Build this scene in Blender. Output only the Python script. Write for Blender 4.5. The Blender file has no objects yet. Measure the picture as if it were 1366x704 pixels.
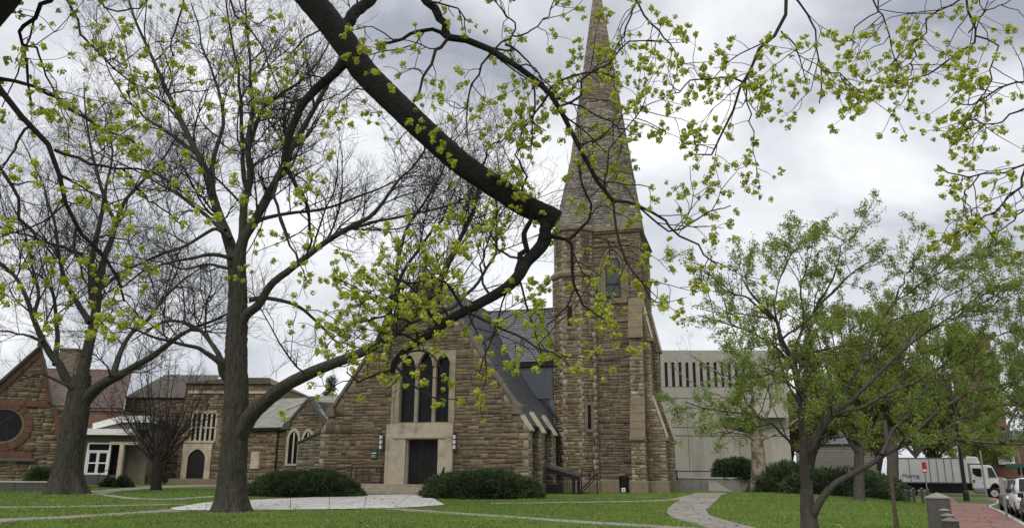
import bpy, math, random
import numpy as np
from math import radians, sin, cos, tan, pi, sqrt, atan2
from mathutils import Matrix, Vector

SC = bpy.context.scene
COL = SC.collection
rng = np.random.default_rng(7)
random.seed(7)

# ------------------------------------------------------------------ camera
PITCH, ROLL, FPX = radians(14.8), radians(0.4), 1050.0
EYE = np.array([0.0, 0.0, 1.6])
c_f = np.array([0, cos(PITCH), sin(PITCH)])
_u0 = np.array([0, -sin(PITCH), cos(PITCH)]); _r0 = np.array([1.0, 0, 0])
c_r = cos(ROLL) * _r0 + sin(ROLL) * _u0
c_u = -sin(ROLL) * _r0 + cos(ROLL) * _u0
cd = bpy.data.cameras.new('camera'); cam = bpy.data.objects.new('camera', cd); COL.objects.link(cam)
cd.sensor_width = 36.0; cd.lens = 36.0 * FPX / 1366.0; cd.clip_start = 0.1; cd.clip_end = 6000
cam.matrix_world = Matrix(((c_r[0], c_u[0], -c_f[0], EYE[0]), (c_r[1], c_u[1], -c_f[1], EYE[1]), (c_r[2], c_u[2], -c_f[2], EYE[2]), (0, 0, 0, 1)))
SC.camera = cam

# ------------------------------------------------------------------ sky, sun, exposure
SUN_EL, SUN_AZ = radians(48), radians(205)      # behind the camera, diffused by thick cloud
W = bpy.data.worlds.new('World'); SC.world = W; W.use_nodes = True
nt = W.node_tree; nt.nodes.clear()
def wn(t, **k):
    n = nt.nodes.new(t)
    for a, b in k.items():
        if a.startswith('i_'): n.inputs[a[2:].replace('_', ' ')].default_value = b
        else: setattr(n, a, b)
    return n
sky = wn('ShaderNodeTexSky', sky_type='NISHITA', sun_disc=False, sun_elevation=SUN_EL, sun_rotation=SUN_AZ)
tc = wn('ShaderNodeTexCoord')
mp = wn('ShaderNodeMapping'); mp.inputs['Scale'].default_value = (1.0, 1.0, 1.7); mp.inputs['Location'].default_value = (4.4, 1.9, 0.6)
nz = wn('ShaderNodeTexNoise', i_Scale=3.6, i_Detail=8.0, i_Roughness=0.5, i_Distortion=0.35)
nz2 = wn('ShaderNodeTexNoise', i_Scale=1.15, i_Detail=3.0, i_Roughness=0.5)
mx = wn('ShaderNodeMix', data_type='FLOAT'); mx.inputs[0].default_value = 0.42
cr = wn('ShaderNodeValToRGB')
cr.color_ramp.elements[0].position = 0.39; cr.color_ramp.elements[0].color = (3.3, 3.55, 4.05, 1)
cr.color_ramp.elements[1].position = 0.61; cr.color_ramp.elements[1].color = (9.6, 9.65, 9.7, 1)
e = cr.color_ramp.elements.new(0.48); e.color = (6.2, 6.4, 6.8, 1)
mc = wn('ShaderNodeMix', data_type='RGBA'); mc.inputs[0].default_value = 0.95
bg = wn('ShaderNodeBackground'); bg.inputs['Strength'].default_value = 0.1
ow = wn('ShaderNodeOutputWorld')
L = nt.links.new
L(tc.outputs['Generated'], mp.inputs['Vector']); L(mp.outputs[0], nz.inputs['Vector']); L(mp.outputs[0], nz2.inputs['Vector'])
L(nz.outputs['Fac'], mx.inputs[2]); L(nz2.outputs['Fac'], mx.inputs[3]); L(mx.outputs[0], cr.inputs['Fac'])
L(sky.outputs[0], mc.inputs[6]); L(cr.outputs[0], mc.inputs[7]); L(mc.outputs[2], bg.inputs['Color']); L(bg.outputs[0], ow.inputs['Surface'])

sd = bpy.data.lights.new('sun', 'SUN'); sun = bpy.data.objects.new('sun', sd); COL.objects.link(sun)
sd.energy = 1.5; sd.angle = radians(35); sd.color = (1.0, 0.96, 0.9)
sun.rotation_euler = (radians(90) - SUN_EL, 0, -SUN_AZ)      # shines from the sky's sun direction
_d = Vector((sin(SUN_AZ) * cos(SUN_EL), cos(SUN_AZ) * cos(SUN_EL), sin(SUN_EL)))
sun.rotation_euler = (-_d).to_track_quat('-Z', 'Y').to_euler()
SC.view_settings.view_transform = 'Standard'; SC.view_settings.look = 'None'
SC.view_settings.exposure = 0.3; SC.view_settings.gamma = 1.0
SC.cycles.max_bounces = 6; SC.cycles.diffuse_bounces = 3; SC.cycles.glossy_bounces = 3
SC.cycles.transmission_bounces = 4; SC.cycles.transparent_max_bounces = 6

# ------------------------------------------------------------------ pixels of the photograph to points of the place
def ray(px, py): return c_f + (px - 683) / FPX * c_r - (py - 352) / FPX * c_u
def P(px, py, Y):
    d = ray(px, py); return EYE + d * (Y / d[1])
def ss(a, b, x):
    t = np.clip((np.asarray(x, float) - a) / (b - a), 0, 1); return t * t * (3 - 2 * t)
def ground_z(x, y):
    lo = .34 - .16 * ss(48, 66, y); a = 1 - ss(0, .24, np.asarray(x, float) / np.maximum(y, 1.0) - lo)
    return .40 * ss(27, 46, y) * a - .45 * (1 - a) * ss(36, 66, y)
def G(px, py, dz=0.0):
    d = ray(px, py); z = 0.0
    for _ in range(60):
        p = EYE + d * ((z - 1.6) / d[2]); z = .5 * z + .5 * (float(ground_z(p[0], p[1])) + dz)
    p[2] = z
    return p
class Frame:
    """A building's own axes: u along its front, v going back, z up."""
    def __init__(s, o, az):
        s.o = np.array(o, float); a = radians(az)
        s.U = np.array([cos(a), -sin(a), 0]); s.V = np.array([sin(a), cos(a), 0]); s.Z = np.array([0, 0, 1.0])
    def p(s, u, v, z): return s.o + s.U * u + s.V * v + s.Z * z
    def px(s, x, y, v=0.0):
        d = ray(x, y); q = EYE + d * (((s.o + s.V * v - EYE) @ s.V) / (d @ s.V)) - s.o
        return float(q @ s.U), float(q[2])
    def sub(s, u, v, z=0): 
        f = Frame((0, 0, 0), 0); f.o = s.p(u, v, z); f.U, f.V = s.U, s.V; return f

# ------------------------------------------------------------------ materials
MATS = {}
def mat(name, col, rough=.85, noise=.18, scale=8., bump=.0, bscale=None, attr=False, stretch=(1, 1, 1), spec=.3, metal=0., trans=0., spots=None, obj=False, rnd=0., emit=0.):
    m = bpy.data.materials.new(name); m.use_nodes = True; n = m.node_tree; N = n.nodes; LK = n.links.new
    b = N['Principled BSDF']; b.inputs['Roughness'].default_value = rough; b.inputs['Specular IOR Level'].default_value = spec
    b.inputs['Metallic'].default_value = metal
    t = N.new('ShaderNodeTexCoord'); q = N.new('ShaderNodeMapping'); q.inputs['Scale'].default_value = stretch
    LK(t.outputs['Object'], q.inputs['Vector'])
    if attr:
        a = N.new('ShaderNodeAttribute'); a.attribute_name = 'tone'; base = a.outputs['Color']
    else:
        a = N.new('ShaderNodeRGB'); a.outputs[0].default_value = (*col, 1); base = a.outputs[0]
    if rnd:
        oi = N.new('ShaderNodeObjectInfo'); hs = N.new('ShaderNodeHueSaturation'); mr = N.new('ShaderNodeMapRange')
        mr.inputs['To Min'].default_value = 1 - rnd; mr.inputs['To Max'].default_value = 1 + rnd
        LK(oi.outputs['Random'], mr.inputs['Value']); LK(mr.outputs[0], hs.inputs['Value']); LK(base, hs.inputs['Color']); base = hs.outputs[0]
    if noise:
        z1 = N.new('ShaderNodeTexNoise'); z1.inputs['Scale'].default_value = scale; z1.inputs['Detail'].default_value = 6; z1.inputs['Roughness'].default_value = .62
        LK(q.outputs[0], z1.inputs['Vector'])
        mr = N.new('ShaderNodeMapRange'); mr.inputs['From Min'].default_value = .28; mr.inputs['From Max'].default_value = .72
        mr.inputs['To Min'].default_value = 1 - noise; mr.inputs['To Max'].default_value = 1 + noise
        LK(z1.outputs['Fac'], mr.inputs['Value'])
        mu = N.new('ShaderNodeMix'); mu.data_type = 'RGBA'; mu.blend_type = 'MULTIPLY'; mu.inputs[0].default_value = 1
        LK(base, mu.inputs[6]); LK(mr.outputs[0], mu.inputs[7]); base = mu.outputs[2]
    if spots:
        c2, sc2, lo, hi = spots
        z2 = N.new('ShaderNodeTexNoise'); z2.inputs['Scale'].default_value = sc2; z2.inputs['Detail'].default_value = 5
        LK(q.outputs[0], z2.inputs['Vector'])
        r2 = N.new('ShaderNodeMapRange'); r2.inputs['From Min'].default_value = lo; r2.inputs['From Max'].default_value = hi
        LK(z2.outputs['Fac'], r2.inputs['Value'])
        m2 = N.new('ShaderNodeMix'); m2.data_type = 'RGBA'; LK(r2.outputs[0], m2.inputs[0]); LK(base, m2.inputs[6]); m2.inputs[7].default_value = (*c2, 1); base = m2.outputs[2]
    LK(base, b.inputs['Base Color'])
    if bump:
        z3 = N.new('ShaderNodeTexNoise'); z3.inputs['Scale'].default_value = bscale or scale * 3; z3.inputs['Detail'].default_value = 8; z3.inputs['Roughness'].default_value = .65
        LK(q.outputs[0], z3.inputs['Vector'])
        bp = N.new('ShaderNodeBump'); bp.inputs['Strength'].default_value = min(1, bump); bp.inputs['Distance'].default_value = .06 * bump
        LK(z3.outputs['Fac'], bp.inputs['Height']); LK(bp.outputs[0], b.inputs['Normal'])
    if trans:
        tr = N.new('ShaderNodeBsdfTranslucent'); ms = N.new('ShaderNodeMixShader'); ms.inputs[0].default_value = trans
        LK(base, tr.inputs['Color']); LK(b.outputs[0], ms.inputs[1]); LK(tr.outputs[0], ms.inputs[2]); LK(ms.outputs[0], N['Material Output'].inputs['Surface'])
    if emit:
        b.inputs['Emission Color'].default_value = (*col, 1); b.inputs['Emission Strength'].default_value = emit
    MATS[name] = m
    return m
M = MATS
mat('stone', (.2, .15, .1), .9, .25, 5, .6, 22, attr=True, stretch=(1, 1, .5), spots=((.06, .053, .044), .7, .5, .95))
mat('mortar', (.215, .175, .125), .95, .2, 3, .3, 30)
mat('limestone', (.47, .41, .31), .85, .16, 2.2, .25, 20, spots=((.22, .18, .13), 1.3, .5, .8))
mat('tracery', (.33, .28, .20), .88, .2, 2.2, .25, 20, spots=((.16, .13, .09), 1.3, .5, .8))
mat('buff', (.20, .163, .108), .88, .2, 2.5, .3, 20, rnd=.08)
mat('coping', (.165, .14, .11), .9, .25, 3, .3, 20, rnd=.15)
mat('granite_pale', (.24, .225, .2), .85, .2, 5, .2, 30)
mat('slate_plain', (.1, .105, .115), .6, .2, 6)
mat('redstone', (.15, .072, .052), .9, .25, 3, .3, 20, rnd=.1)
mat('slate', (.09, .1, .115), .55, .18, 6, .15, 20, attr=True, spec=.45)
mat('lead', (.065, .072, .084), .5, .15, 3, spec=.5)
mat('iron', (.012, .012, .013), .5, .1, 10)
mat('darkdoor', (.013, .0115, .0105), .6, .3, 6, .25, 30, stretch=(6, 6, 1))
mat('glass', (.008, .009, .011), .22, .1, 4, spec=.3)
mat('leaded', (.011, .012, .016), .35, .5, 9, .15, 14, spec=.22)
mat('louvre', (.05, .065, .065), .45, .2, 4, spec=.3)
mat('step_stone', (.37, .32, .25), .88, .2, 2, .2, 20, rnd=.08)
mat('concrete', (.38, .348, .308), .9, .09, .9, .12, 12, stretch=(1, 1, .16), spots=((.25, .226, .198), 1.1, .5, .82))
mat('pale_concrete', (.43, .405, .37), .9, .1, 1.2, .15, 25)
mat('granite', (.085, .083, .075), .85, .2, 14, .2, 40)
mat('white_paint', (.72, .72, .71), .5, .06, 3)
mat('bark_dark', (.042, .038, .033), .95, .35, 3.2, 1.0, 7, stretch=(2.2, 2.2, .55))
mat('bark_elm', (.056, .050, .039), .95, .72, 5.5, 1.0, 7, stretch=(2.6, 2.6, .3), spots=((.05, .056, .033), 1.2, .5, .8))
mat('bark_fg', (.0125, .0105, .0085), .92, .5, 9, 1.0, 20, spots=((.024, .024, .016), 2.0, .5, .8))
mat('twig', (.042, .036, .032), .9, .2, 3)
mat('twig_fg', (.024, .018, .016), .85, .2, 6)
mat('bark_crab', (.085, .074, .062), .9, .35, 5, .9, 9, stretch=(2, 2, .8))
mat('bark_plane', (.27, .235, .18), .85, .3, 2.5, .3, 10, spots=((.12, .095, .06), 2.2, .5, .58))
mat('flower', (.54, .58, .10), .7, .22, 30, trans=.45, rnd=.14)
mat('leaf_mid', (.215, .27, .07), .6, .35, 1, trans=.48)
mat('leaf_crab', (.25, .33, .07), .6, .3, 3, trans=.48)
mat('leaf_yellow', (.24, .265, .07), .65, .3, 2, trans=.35)
mat('yew', (.055, .085, .034), .75, .45, 2.5, trans=.1)
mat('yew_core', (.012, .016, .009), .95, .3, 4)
mat('needle', (.035, .05, .03), .8, .3, 3)
mat('car_white', (.7, .71, .72), .3, .03, 1, spec=.6)
mat('car_grey', (.10, .105, .11), .28, .03, 1, spec=.6)
mat('car_maroon', (.07, .035, .03), .28, .03, 1, spec=.6)
mat('tyre', (.018, .018, .018), .9, .2, 20)
mat('chrome', (.55, .55, .56), .25, .03, 3, metal=.9)
mat('soil_bare', (.13, .105, .07), .97, .3, 3)
mat('litter', (.2, .15, .07), .9, 0, attr=True)
mat('lamp_glass', (.75, .74, .7), .35, .03, 3)
mat('green_sign', (.02, .075, .055), .5, .06, 5)
mat('red_sign', (.42, .03, .035), .5, .05, 5)
mat('white_print', (.75, .75, .73), .5, 0)
mat('dark_print', (.03, .05, .05), .5, 0)
mat('truck_white', (.85, .85, .83), .4, .05, 1.2)
mat('truck_green', (.03, .075, .06), .45, .1, 2)
mat('brick_wall', (.15, .085, .06), .9, .25, 2, .2, 30)
mat('asphalt', (.055, .055, .056), .92, .2, 20, .2, 60)
mat('soil', (.11, .085, .055), .97, .3, 3, .4, 20)
mat('rust_pole', (.085, .065, .05), .8, .2, 8)
mat('steel', (.25, .25, .25), .5, .12, 8, metal=.4)

# ------------------------------------------------------------------ mesh helpers
def link(name, me, parent=None, kind=None):
    o = bpy.data.objects.new(name, me); COL.objects.link(o)
    if parent is not None: o.parent = parent
    if kind: o['kind'] = kind
    return o
def mesh_np(name, V, faces, m, tone=None, smooth=False):
    """V (N,3); faces: list of integer arrays (F,k); tone: list of (F,3) colours that goes with faces."""
    me = bpy.data.meshes.new(name); V = np.asarray(V, np.float32)
    me.vertices.add(len(V)); me.vertices.foreach_set('co', V.ravel())
    faces = [np.asarray(f, np.int32) for f in faces if len(f)]
    tot = [np.full(len(f), f.shape[1], np.int32) for f in faces]
    li = np.concatenate([f.ravel() for f in faces]); tot = np.concatenate(tot)
    me.loops.add(len(li)); me.loops.foreach_set('vertex_index', li)
    me.polygons.add(len(tot)); st = np.concatenate([[0], np.cumsum(tot)[:-1]]).astype(np.int32)
    me.polygons.foreach_set('loop_start', st); me.polygons.foreach_set('loop_total', tot)
    if smooth: me.polygons.foreach_set('use_smooth', np.ones(len(tot), bool))
    if tone is not None:
        ca = me.color_attributes.new('tone', 'FLOAT_COLOR', 'CORNER')
        t = np.concatenate([np.asarray(x, np.float32) for x in tone]); t = np.repeat(t, tot, axis=0)
        ca.data.foreach_set('color', np.concatenate([t, np.ones((len(t), 1), np.float32)], 1).ravel())
    me.update(calc_edges=True); me.validate()
    for mm in (m if isinstance(m, (list, tuple)) else [m]): me.materials.append(M[mm] if isinstance(mm, str) else mm)
    return me
class MB:
    """Collects boxes, prisms and tubes, then links them as one mesh object."""
    def __init__(s): s.v = []; s.f = []; s.t = []
    def poly(s, pts, faces, tone=None):
        k = len(s.v); s.v.extend([tuple(map(float, p)) for p in pts])
        s.f.extend([tuple(i + k for i in f) for f in faces]); s.t.extend([tone] * len(faces)); return s
    def box(s, F, u0, u1, v0, v1, z0, z1, tone=None):
        c = [F.p(u, v, z) for z in (z0, z1) for v in (v0, v1) for u in (u0, u1)]
        return s.poly(c, [(0, 2, 3, 1), (4, 5, 7, 6), (0, 1, 5, 4), (1, 3, 7, 5), (3, 2, 6, 7), (2, 0, 4, 6)], tone)
    def extr(s, pts, d, tone=None):
        n = len(pts); d = np.asarray(d, float); a = [np.asarray(p, float) for p in pts]
        return s.poly(a + [p + d for p in a], [tuple(range(n))[::-1], tuple(range(n, 2 * n))] + [(i, (i + 1) % n, n + (i + 1) % n, n + i) for i in range(n)], tone)
    def front(s, F, uz, v0, v1, tone=None):      # a shape drawn on the front, pushed back from v0 to v1
        return s.extr([F.p(u, v0, z) for u, z in uz], F.V * (v1 - v0), tone)
    def side(s, F, vz, u0, u1, tone=None):
        return s.extr([F.p(u0, v, z) for v, z in vz], F.U * (u1 - u0), tone)
    def strip(s, F, path, w, v0, v1, closed=False):   # a band of width w that follows a path on the front (window frames, hoods)
        n = len(path); P_ = [np.array(p, float) for p in path]; off = []
        for i in range(n):
            a = P_[(i - 1) % n] if (closed or i) else P_[i]; b = P_[(i + 1) % n] if (closed or i < n - 1) else P_[i]
            d = b - a; d /= np.linalg.norm(d) + 1e-9; off.append(P_[i] + w * np.array([-d[1], d[0]]))
        for i in range(n if closed else n - 1):
            j = (i + 1) % n; s.front(F, [P_[i], P_[j], off[j], off[i]], v0, v1)
        return s
    def tube(s, pts, r, S=8, caps=True):
        pts = np.asarray(pts, float); r = np.broadcast_to(np.asarray(r, float), (len(pts),))
        V, Fc = tubes(pts[None], r[None], S); k = len(s.v); s.v.extend(map(tuple, V)); s.f.extend([tuple(int(i) + k for i in f) for f in Fc]); s.t.extend([None] * len(Fc))
        if caps: s.f.extend([tuple(range(k, k + S)), tuple(range(k + len(pts) * S - S, k + len(pts) * S))[::-1]]); s.t.extend([None] * 2)
        return s
    def build(s, name, m, parent=None, smooth=False, kind=None, bevel=0):
        me = bpy.data.meshes.new(name); me.from_pydata(s.v, [], s.f); me.update()
        if any(t is not None for t in s.t):
            ca = me.color_attributes.new('tone', 'FLOAT_COLOR', 'CORNER')
            for p, t in zip(me.polygons, s.t):
                for li in p.loop_indices: ca.data[li].color = (*(t or (.2, .15, .1)), 1)
        me.materials.append(M[m] if isinstance(m, str) else m)
        if smooth: me.polygons.foreach_set('use_smooth', np.ones(len(me.polygons), bool))
        o = link(name, me, parent, kind)
        if bevel:
            b = o.modifiers.new('bevel', 'BEVEL'); b.width = bevel; b.segments = 2; b.limit_method = 'ANGLE'
        return o
def tubes(paths, radii, S):
    """(M,K,3) and (M,K) -> vertices and quads of M tapering tubes."""
    Mn, K, _ = paths.shape
    t = np.empty_like(paths); t[:, 1:-1] = paths[:, 2:] - paths[:, :-2]; t[:, 0] = paths[:, 1] - paths[:, 0]; t[:, -1] = paths[:, -1] - paths[:, -2]
    t /= np.linalg.norm(t, axis=2, keepdims=True) + 1e-9
    mean = paths[:, -1] - paths[:, 0]; ref = np.eye(3)[np.argmin(np.abs(mean), axis=1)][:, None, :]
    n = np.cross(t, ref); n /= np.linalg.norm(n, axis=2, keepdims=True) + 1e-9; b = np.cross(t, n)
    a = np.arange(S) * 2 * pi / S
    V = paths[:, :, None, :] + radii[:, :, None, None] * (np.cos(a)[None, None, :, None] * n[:, :, None, :] + np.sin(a)[None, None, :, None] * b[:, :, None, :])
    i = np.arange(K - 1)[:, None] * S + np.arange(S)[None, :]; j = np.arange(K - 1)[:, None] * S + (np.arange(S)[None, :] + 1) % S
    q = np.stack([i, j, j + S, i + S], -1).reshape(-1, 4)
    return V.reshape(-1, 3), (q[None] + (np.arange(Mn) * K * S)[:, None, None]).reshape(-1, 4)
def thing(name, label, cat, loc=(0, 0, 0), group=None):
    o = bpy.data.objects.new(name, None); COL.objects.link(o); o.empty_display_size = .3
    o['label'] = label; o['category'] = cat
    if group: o['group'] = group
    o.location = tuple(map(float, loc)); bpy_roots.append(o)
    return o
bpy_roots = []
def tag(o, label, cat, group=None):
    o['label'] = label; o['category'] = cat
    if group: o['group'] = group
    return o
def settle():
    """Parts are built in world coordinates; give each the inverse of its thing's place so that it stays there."""
    for r in bpy_roots:
        inv = Matrix.Translation(-r.location)
        for c in r.children: c.matrix_parent_inverse = inv

# ------------------------------------------------------------------ masonry: every stone its own block
def clip(poly, conv):
    for i in range(len(conv)):
        a, b = conv[i], conv[(i + 1) % len(conv)]; out = []
        for k in range(len(poly)):
            p, q = poly[k], poly[(k + 1) % len(poly)]
            sp = (b[0] - a[0]) * (p[1] - a[1]) - (b[1] - a[1]) * (p[0] - a[0]); sq = (b[0] - a[0]) * (q[1] - a[1]) - (b[1] - a[1]) * (q[0] - a[0])
            if sp >= 0: out.append(p)
            if (sp >= 0) != (sq >= 0):
                t = sp / (sp - sq); out.append((p[0] + t * (q[0] - p[0]), p[1] + t * (q[1] - p[1])))
        poly = out
        if len(poly) < 3: return []
    return poly
def area2(p): return .5 * abs(sum(p[i][0] * p[(i + 1) % len(p)][1] - p[(i + 1) % len(p)][0] * p[i][1] for i in range(len(p))))
def lancet(u, w, z0, zs, zt):      # half width w, springing zs, tip zt
    return ('lancet', u, w, z0, zs, zt)
def hole_span(h, z):
    k, u, w, z0, zs, zt = h
    if z < z0 or z > zt: return None
    if k == 'round':
        zc = (z0 + zt) / 2; R = (zt - z0) / 2; d = sqrt(max(0, R * R - (z - zc) ** 2)); return (u - d, u + d)
    if z > zs: w = w * sqrt(max(0, 1 - ((z - zs) / (zt - zs)) ** 1.6))
    return (u - w, u + w)
BROWN = [(0.184, 0.142, 0.085), (0.167, 0.128, 0.079), (0.202, 0.157, 0.096), (0.150, 0.119, 0.076), (0.174, 0.124, 0.075), (0.211, 0.167, 0.102), (0.160, 0.132, 0.087), (0.156, 0.106, 0.065), (0.195, 0.160, 0.102), (0.135, 0.110, 0.074)]
GREYS = [(0.143, 0.117, 0.078), (0.130, 0.107, 0.074), (0.158, 0.129, 0.085), (0.122, 0.103, 0.072), (0.149, 0.118, 0.079), (0.137, 0.108, 0.072), (0.167, 0.137, 0.092)]
RUBBLE = [(0.177, 0.137, 0.083), (0.199, 0.152, 0.087), (0.148, 0.114, 0.074), (0.230, 0.178, 0.104), (0.126, 0.095, 0.064), (0.157, 0.095, 0.060), (0.186, 0.151, 0.101), (0.112, 0.091, 0.065)]
QUOIN = [(0.267, 0.227, 0.167), (0.242, 0.203, 0.147), (0.291, 0.252, 0.187), (0.225, 0.186, 0.136)]
class Masonry:
    def __init__(s): s.items = []
    def panel(s, parent, O, A, B, poly, holes=(), rows=(.2, .36), widths=(.35, .95), pal=BROWN, quoin=(0, 0), joint=.018, proud=(.004, .024), jit=.014, bands=(), thick=.0, key=1.0, double=.0):
        O, A, B = (np.asarray(x, float) for x in (O, A, B)); Nn = np.cross(A, B)
        if (EYE - O) @ Nn < 0 : Nn = -Nn
        ar = sum(poly[i][0] * poly[(i + 1) % len(poly)][1] - poly[(i + 1) % len(poly)][0] * poly[i][1] for i in range(len(poly)))
        cv = poly if ar > 0 else poly[::-1]
        z0 = min(p[1] for p in poly); z1 = max(p[1] for p in poly)
        cuts = sorted({round(x, 3) for h in holes for x in (h[3], h[5] if h[0] == 'rect' else h[3]) if z0 < x < z1} | {x for b in bands for x in b[:2]})
        z = z0; k = 0
        while z < z1 - .03:
            h = random.uniform(*rows); nz = z + h
            for c in cuts:
                if z + .05 < c < nz + .09: nz = c; break
            if z1 - nz < rows[0] * .6: nz = z1
            zm = (z + nz) / 2; band = next((b for b in bands if b[0] <= zm <= b[1]), None)
            cross = []
            for i in range(len(cv)):
                a, b = cv[i], cv[(i + 1) % len(cv)]
                for zz in (z + .01, nz - .01, zm):
                    if (a[1] - zz) * (b[1] - zz) < 0: cross.append(a[0] + (zz - a[1]) / (b[1] - a[1]) * (b[0] - a[0]))
            if not cross: z = nz; continue
            lo, hi = min(cross), max(cross)
            ex = sorted(e for e in (hole_span(hh, min(max(zm, hh[3] + .02), hh[5] - .02)) if hh[3] - .02 < zm < hh[5] else None for hh in holes) if e)
            spans = []; c = lo
            for a, b in ex:
                if a > c + .04: spans.append((c, min(a, hi), c == lo, False))
                c = max(c, b)
            if c < hi - .04: spans.append((c, hi, c == lo, True))
            for (a, b, isl, isr) in spans:
                if isl == 0 and False: pass
                x = a; first = True
                while x < b - .02:
                    w = random.uniform(*widths) * (1.25 if h > (rows[0] + rows[1]) / 2 else 1)
                    q = False
                    if first and isl and quoin[0]: w = quoin[0] * (1.35 if k % 2 else .75); q = True
                    rest = b - x
                    if isr and quoin[1] and rest <= quoin[1] * 1.5: w = rest; q = True
                    elif isr and quoin[1] and rest - w < quoin[1] * .75: w = max(.12, rest - quoin[1] * (1.35 if k % 2 else .75))
                    elif rest - w < widths[0] * .6: w = rest
                    nx = x + w
                    g = joint / 2; hh = nz - z; sub = []
                    lay = 1 if (q or hh < .26) and random.random() < .8 else random.choices((1, 2, 3), (.16, .52, .32))[0]
                    if lay == 3 and hh < .4: lay = 2
                    cz = [0.] + sorted({1: [], 2: [random.uniform(.34, .66)], 3: [random.uniform(.24, .38), random.uniform(.6, .76)]}[lay]) + [1.]
                    for a_, b_ in zip(cz[:-1], cz[1:]):
                        xs = [x, nx]
                        if w > .55 and not q and random.random() < .42: xs = [x, x + w * random.uniform(.32, .68), nx]
                        for xa, xb in zip(xs[:-1], xs[1:]):
                            sub.append([(xa + g, z + hh * a_ + g), (xb - g, z + hh * a_ + g), (xb - g, z + hh * b_ - g), (xa + g, z + hh * b_ - g)])
                    for rr in sub:
                        rr = [(p[0] + random.uniform(-jit, jit), p[1] + random.uniform(-jit, jit)) for p in rr]
                        pp = clip(rr, cv)
                        if len(pp) >= 3 and area2(pp) > .004:
                            if band: tone = random.choice(band[2])
                            else: tone = random.choice(QUOIN if q else pal)
                            f = random.uniform(.70, 1.30); tone = tuple(t * f for t in tone)
                            s.stone(parent, O, A, B, Nn, pp, tone, random.uniform(*proud), key)
                    x = nx; first = False
            z = nz; k += 1
    def stone(s, parent, O, A, B, Nn, pp, tone, d, key=1.0):
        n = len(pp); c = np.mean(pp, axis=0)
        base = [O + A * p[0] + B * p[1] - Nn * .01 for p in pp]; tx, tz = random.uniform(-.02, .02), random.uniform(-.02, .02)
        top = []
        for p in pp:
            e = np.array(p) - c; l = np.linalg.norm(e) + 1e-6; e2 = np.array(p) - e / l * min(.010, l * .2)
            top.append(O + A * e2[0] + B * e2[1] + Nn * (d + e[0] * tx + e[1] * tz))
        ctr = O + A * c[0] + B * c[1]; vw = EYE - ctr; dist = np.linalg.norm(vw)
        q = proj(ctr); vis = (-40 < q[0] < 1406 and -40 < q[1] < 744)
        face = max(0, (vw / dist) @ Nn)
        s.items.append((area2(pp) * face / dist ** 2 * key * (1 if vis else 0), parent, np.array(base + top), n, tone))
    def finish(s, limit=300, name='stone', matname='stone'):
        s.items.sort(key=lambda i: -i[0]); rest = {}
        for k, (w, par, V, n, tone) in enumerate(s.items):
            F4 = np.array([(i, (i + 1) % n, n + (i + 1) % n, n + i) for i in range(n)]); Fn = np.array([tuple(range(n, 2 * n))])
            if k < limit and w > 0:
                me = mesh_np(name, V, [F4, Fn], matname, [np.tile(tone, (n, 1)), np.array([tone])]); link(name, me, par)
            else: rest.setdefault(par.name, [par]).append((V, n, tone))
        for key, r in rest.items():
            par = r[0]; Vs = []; f4 = []; t4 = []; fn = {}; off = 0
            for V, n, tone in r[1:]:
                Vs.append(V)
                for i in range(n): f4.append((off + i, off + (i + 1) % n, off + n + (i + 1) % n, off + n + i)); t4.append(tone)
                fn.setdefault(n, ([], [])); fn[n][0].append(tuple(range(off + n, off + 2 * n))); fn[n][1].append(tone); off += 2 * n
            me = mesh_np('small_stones', np.concatenate(Vs), [f4] + [v[0] for v in fn.values()], matname, [t4] + [v[1] for v in fn.values()])
            link('small_stones', me, par, 'stuff')
def proj(p):
    q = np.asarray(p, float) - EYE; z = q @ c_f
    if z < .1: return (-9e9, -9e9)
    return (683 + FPX * (q @ c_r) / z, 352 - FPX * (q @ c_u) / z)
SLATES = [(.062, .068, .077), (.073, .079, .088), (.055, .061, .07), (.08, .085, .092), (.066, .075, .083)]
def slate_cover(name, parent, O, A, B, poly, cols=SLATES, row=.2, wid=.28, m='slate'):
    """Overlapping slates on a slope: A along the eave, B up the slope; joined, too small to pick out."""
    O, A, B = (np.asarray(x, float) for x in (O, A, B)); N = np.cross(A, B); N = N if N[2] > 0 else -N
    ar = sum(poly[i][0] * poly[(i + 1) % len(poly)][1] - poly[(i + 1) % len(poly)][0] * poly[i][1] for i in range(len(poly)))
    cv = poly if ar > 0 else poly[::-1]; z0, z1 = min(p[1] for p in cv), max(p[1] for p in cv); x0, x1 = min(p[0] for p in cv), max(p[0] for p in cv)
    mb = MB(); z = z0; k = 0
    while z < z1:
        x = x0 - (wid / 2 if k % 2 else 0)
        while x < x1:
            pp = clip([(x + .006, z), (x + wid - .006, z), (x + wid - .006, z + row * 1.15), (x + .006, z + row * 1.15)], cv)
            if len(pp) >= 3:
                t = random.choice(cols); f = random.uniform(.85, 1.15); tl = random.uniform(0, .008)
                pts = [O + A * p[0] + B * p[1] + N * (.034 + tl - .026 * (p[1] - z) / row) for p in pp]
                lo = [O + A * p[0] + B * p[1] for p in pp[:2]]
                n = len(pts); mb.poly(pts + lo, [tuple(range(n)), (0, 1, n + 1, n)], tuple(c * f for c in t))
            x += wid
        z += row; k += 1
    return mb.build(name, m, parent, kind='stuff')

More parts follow.
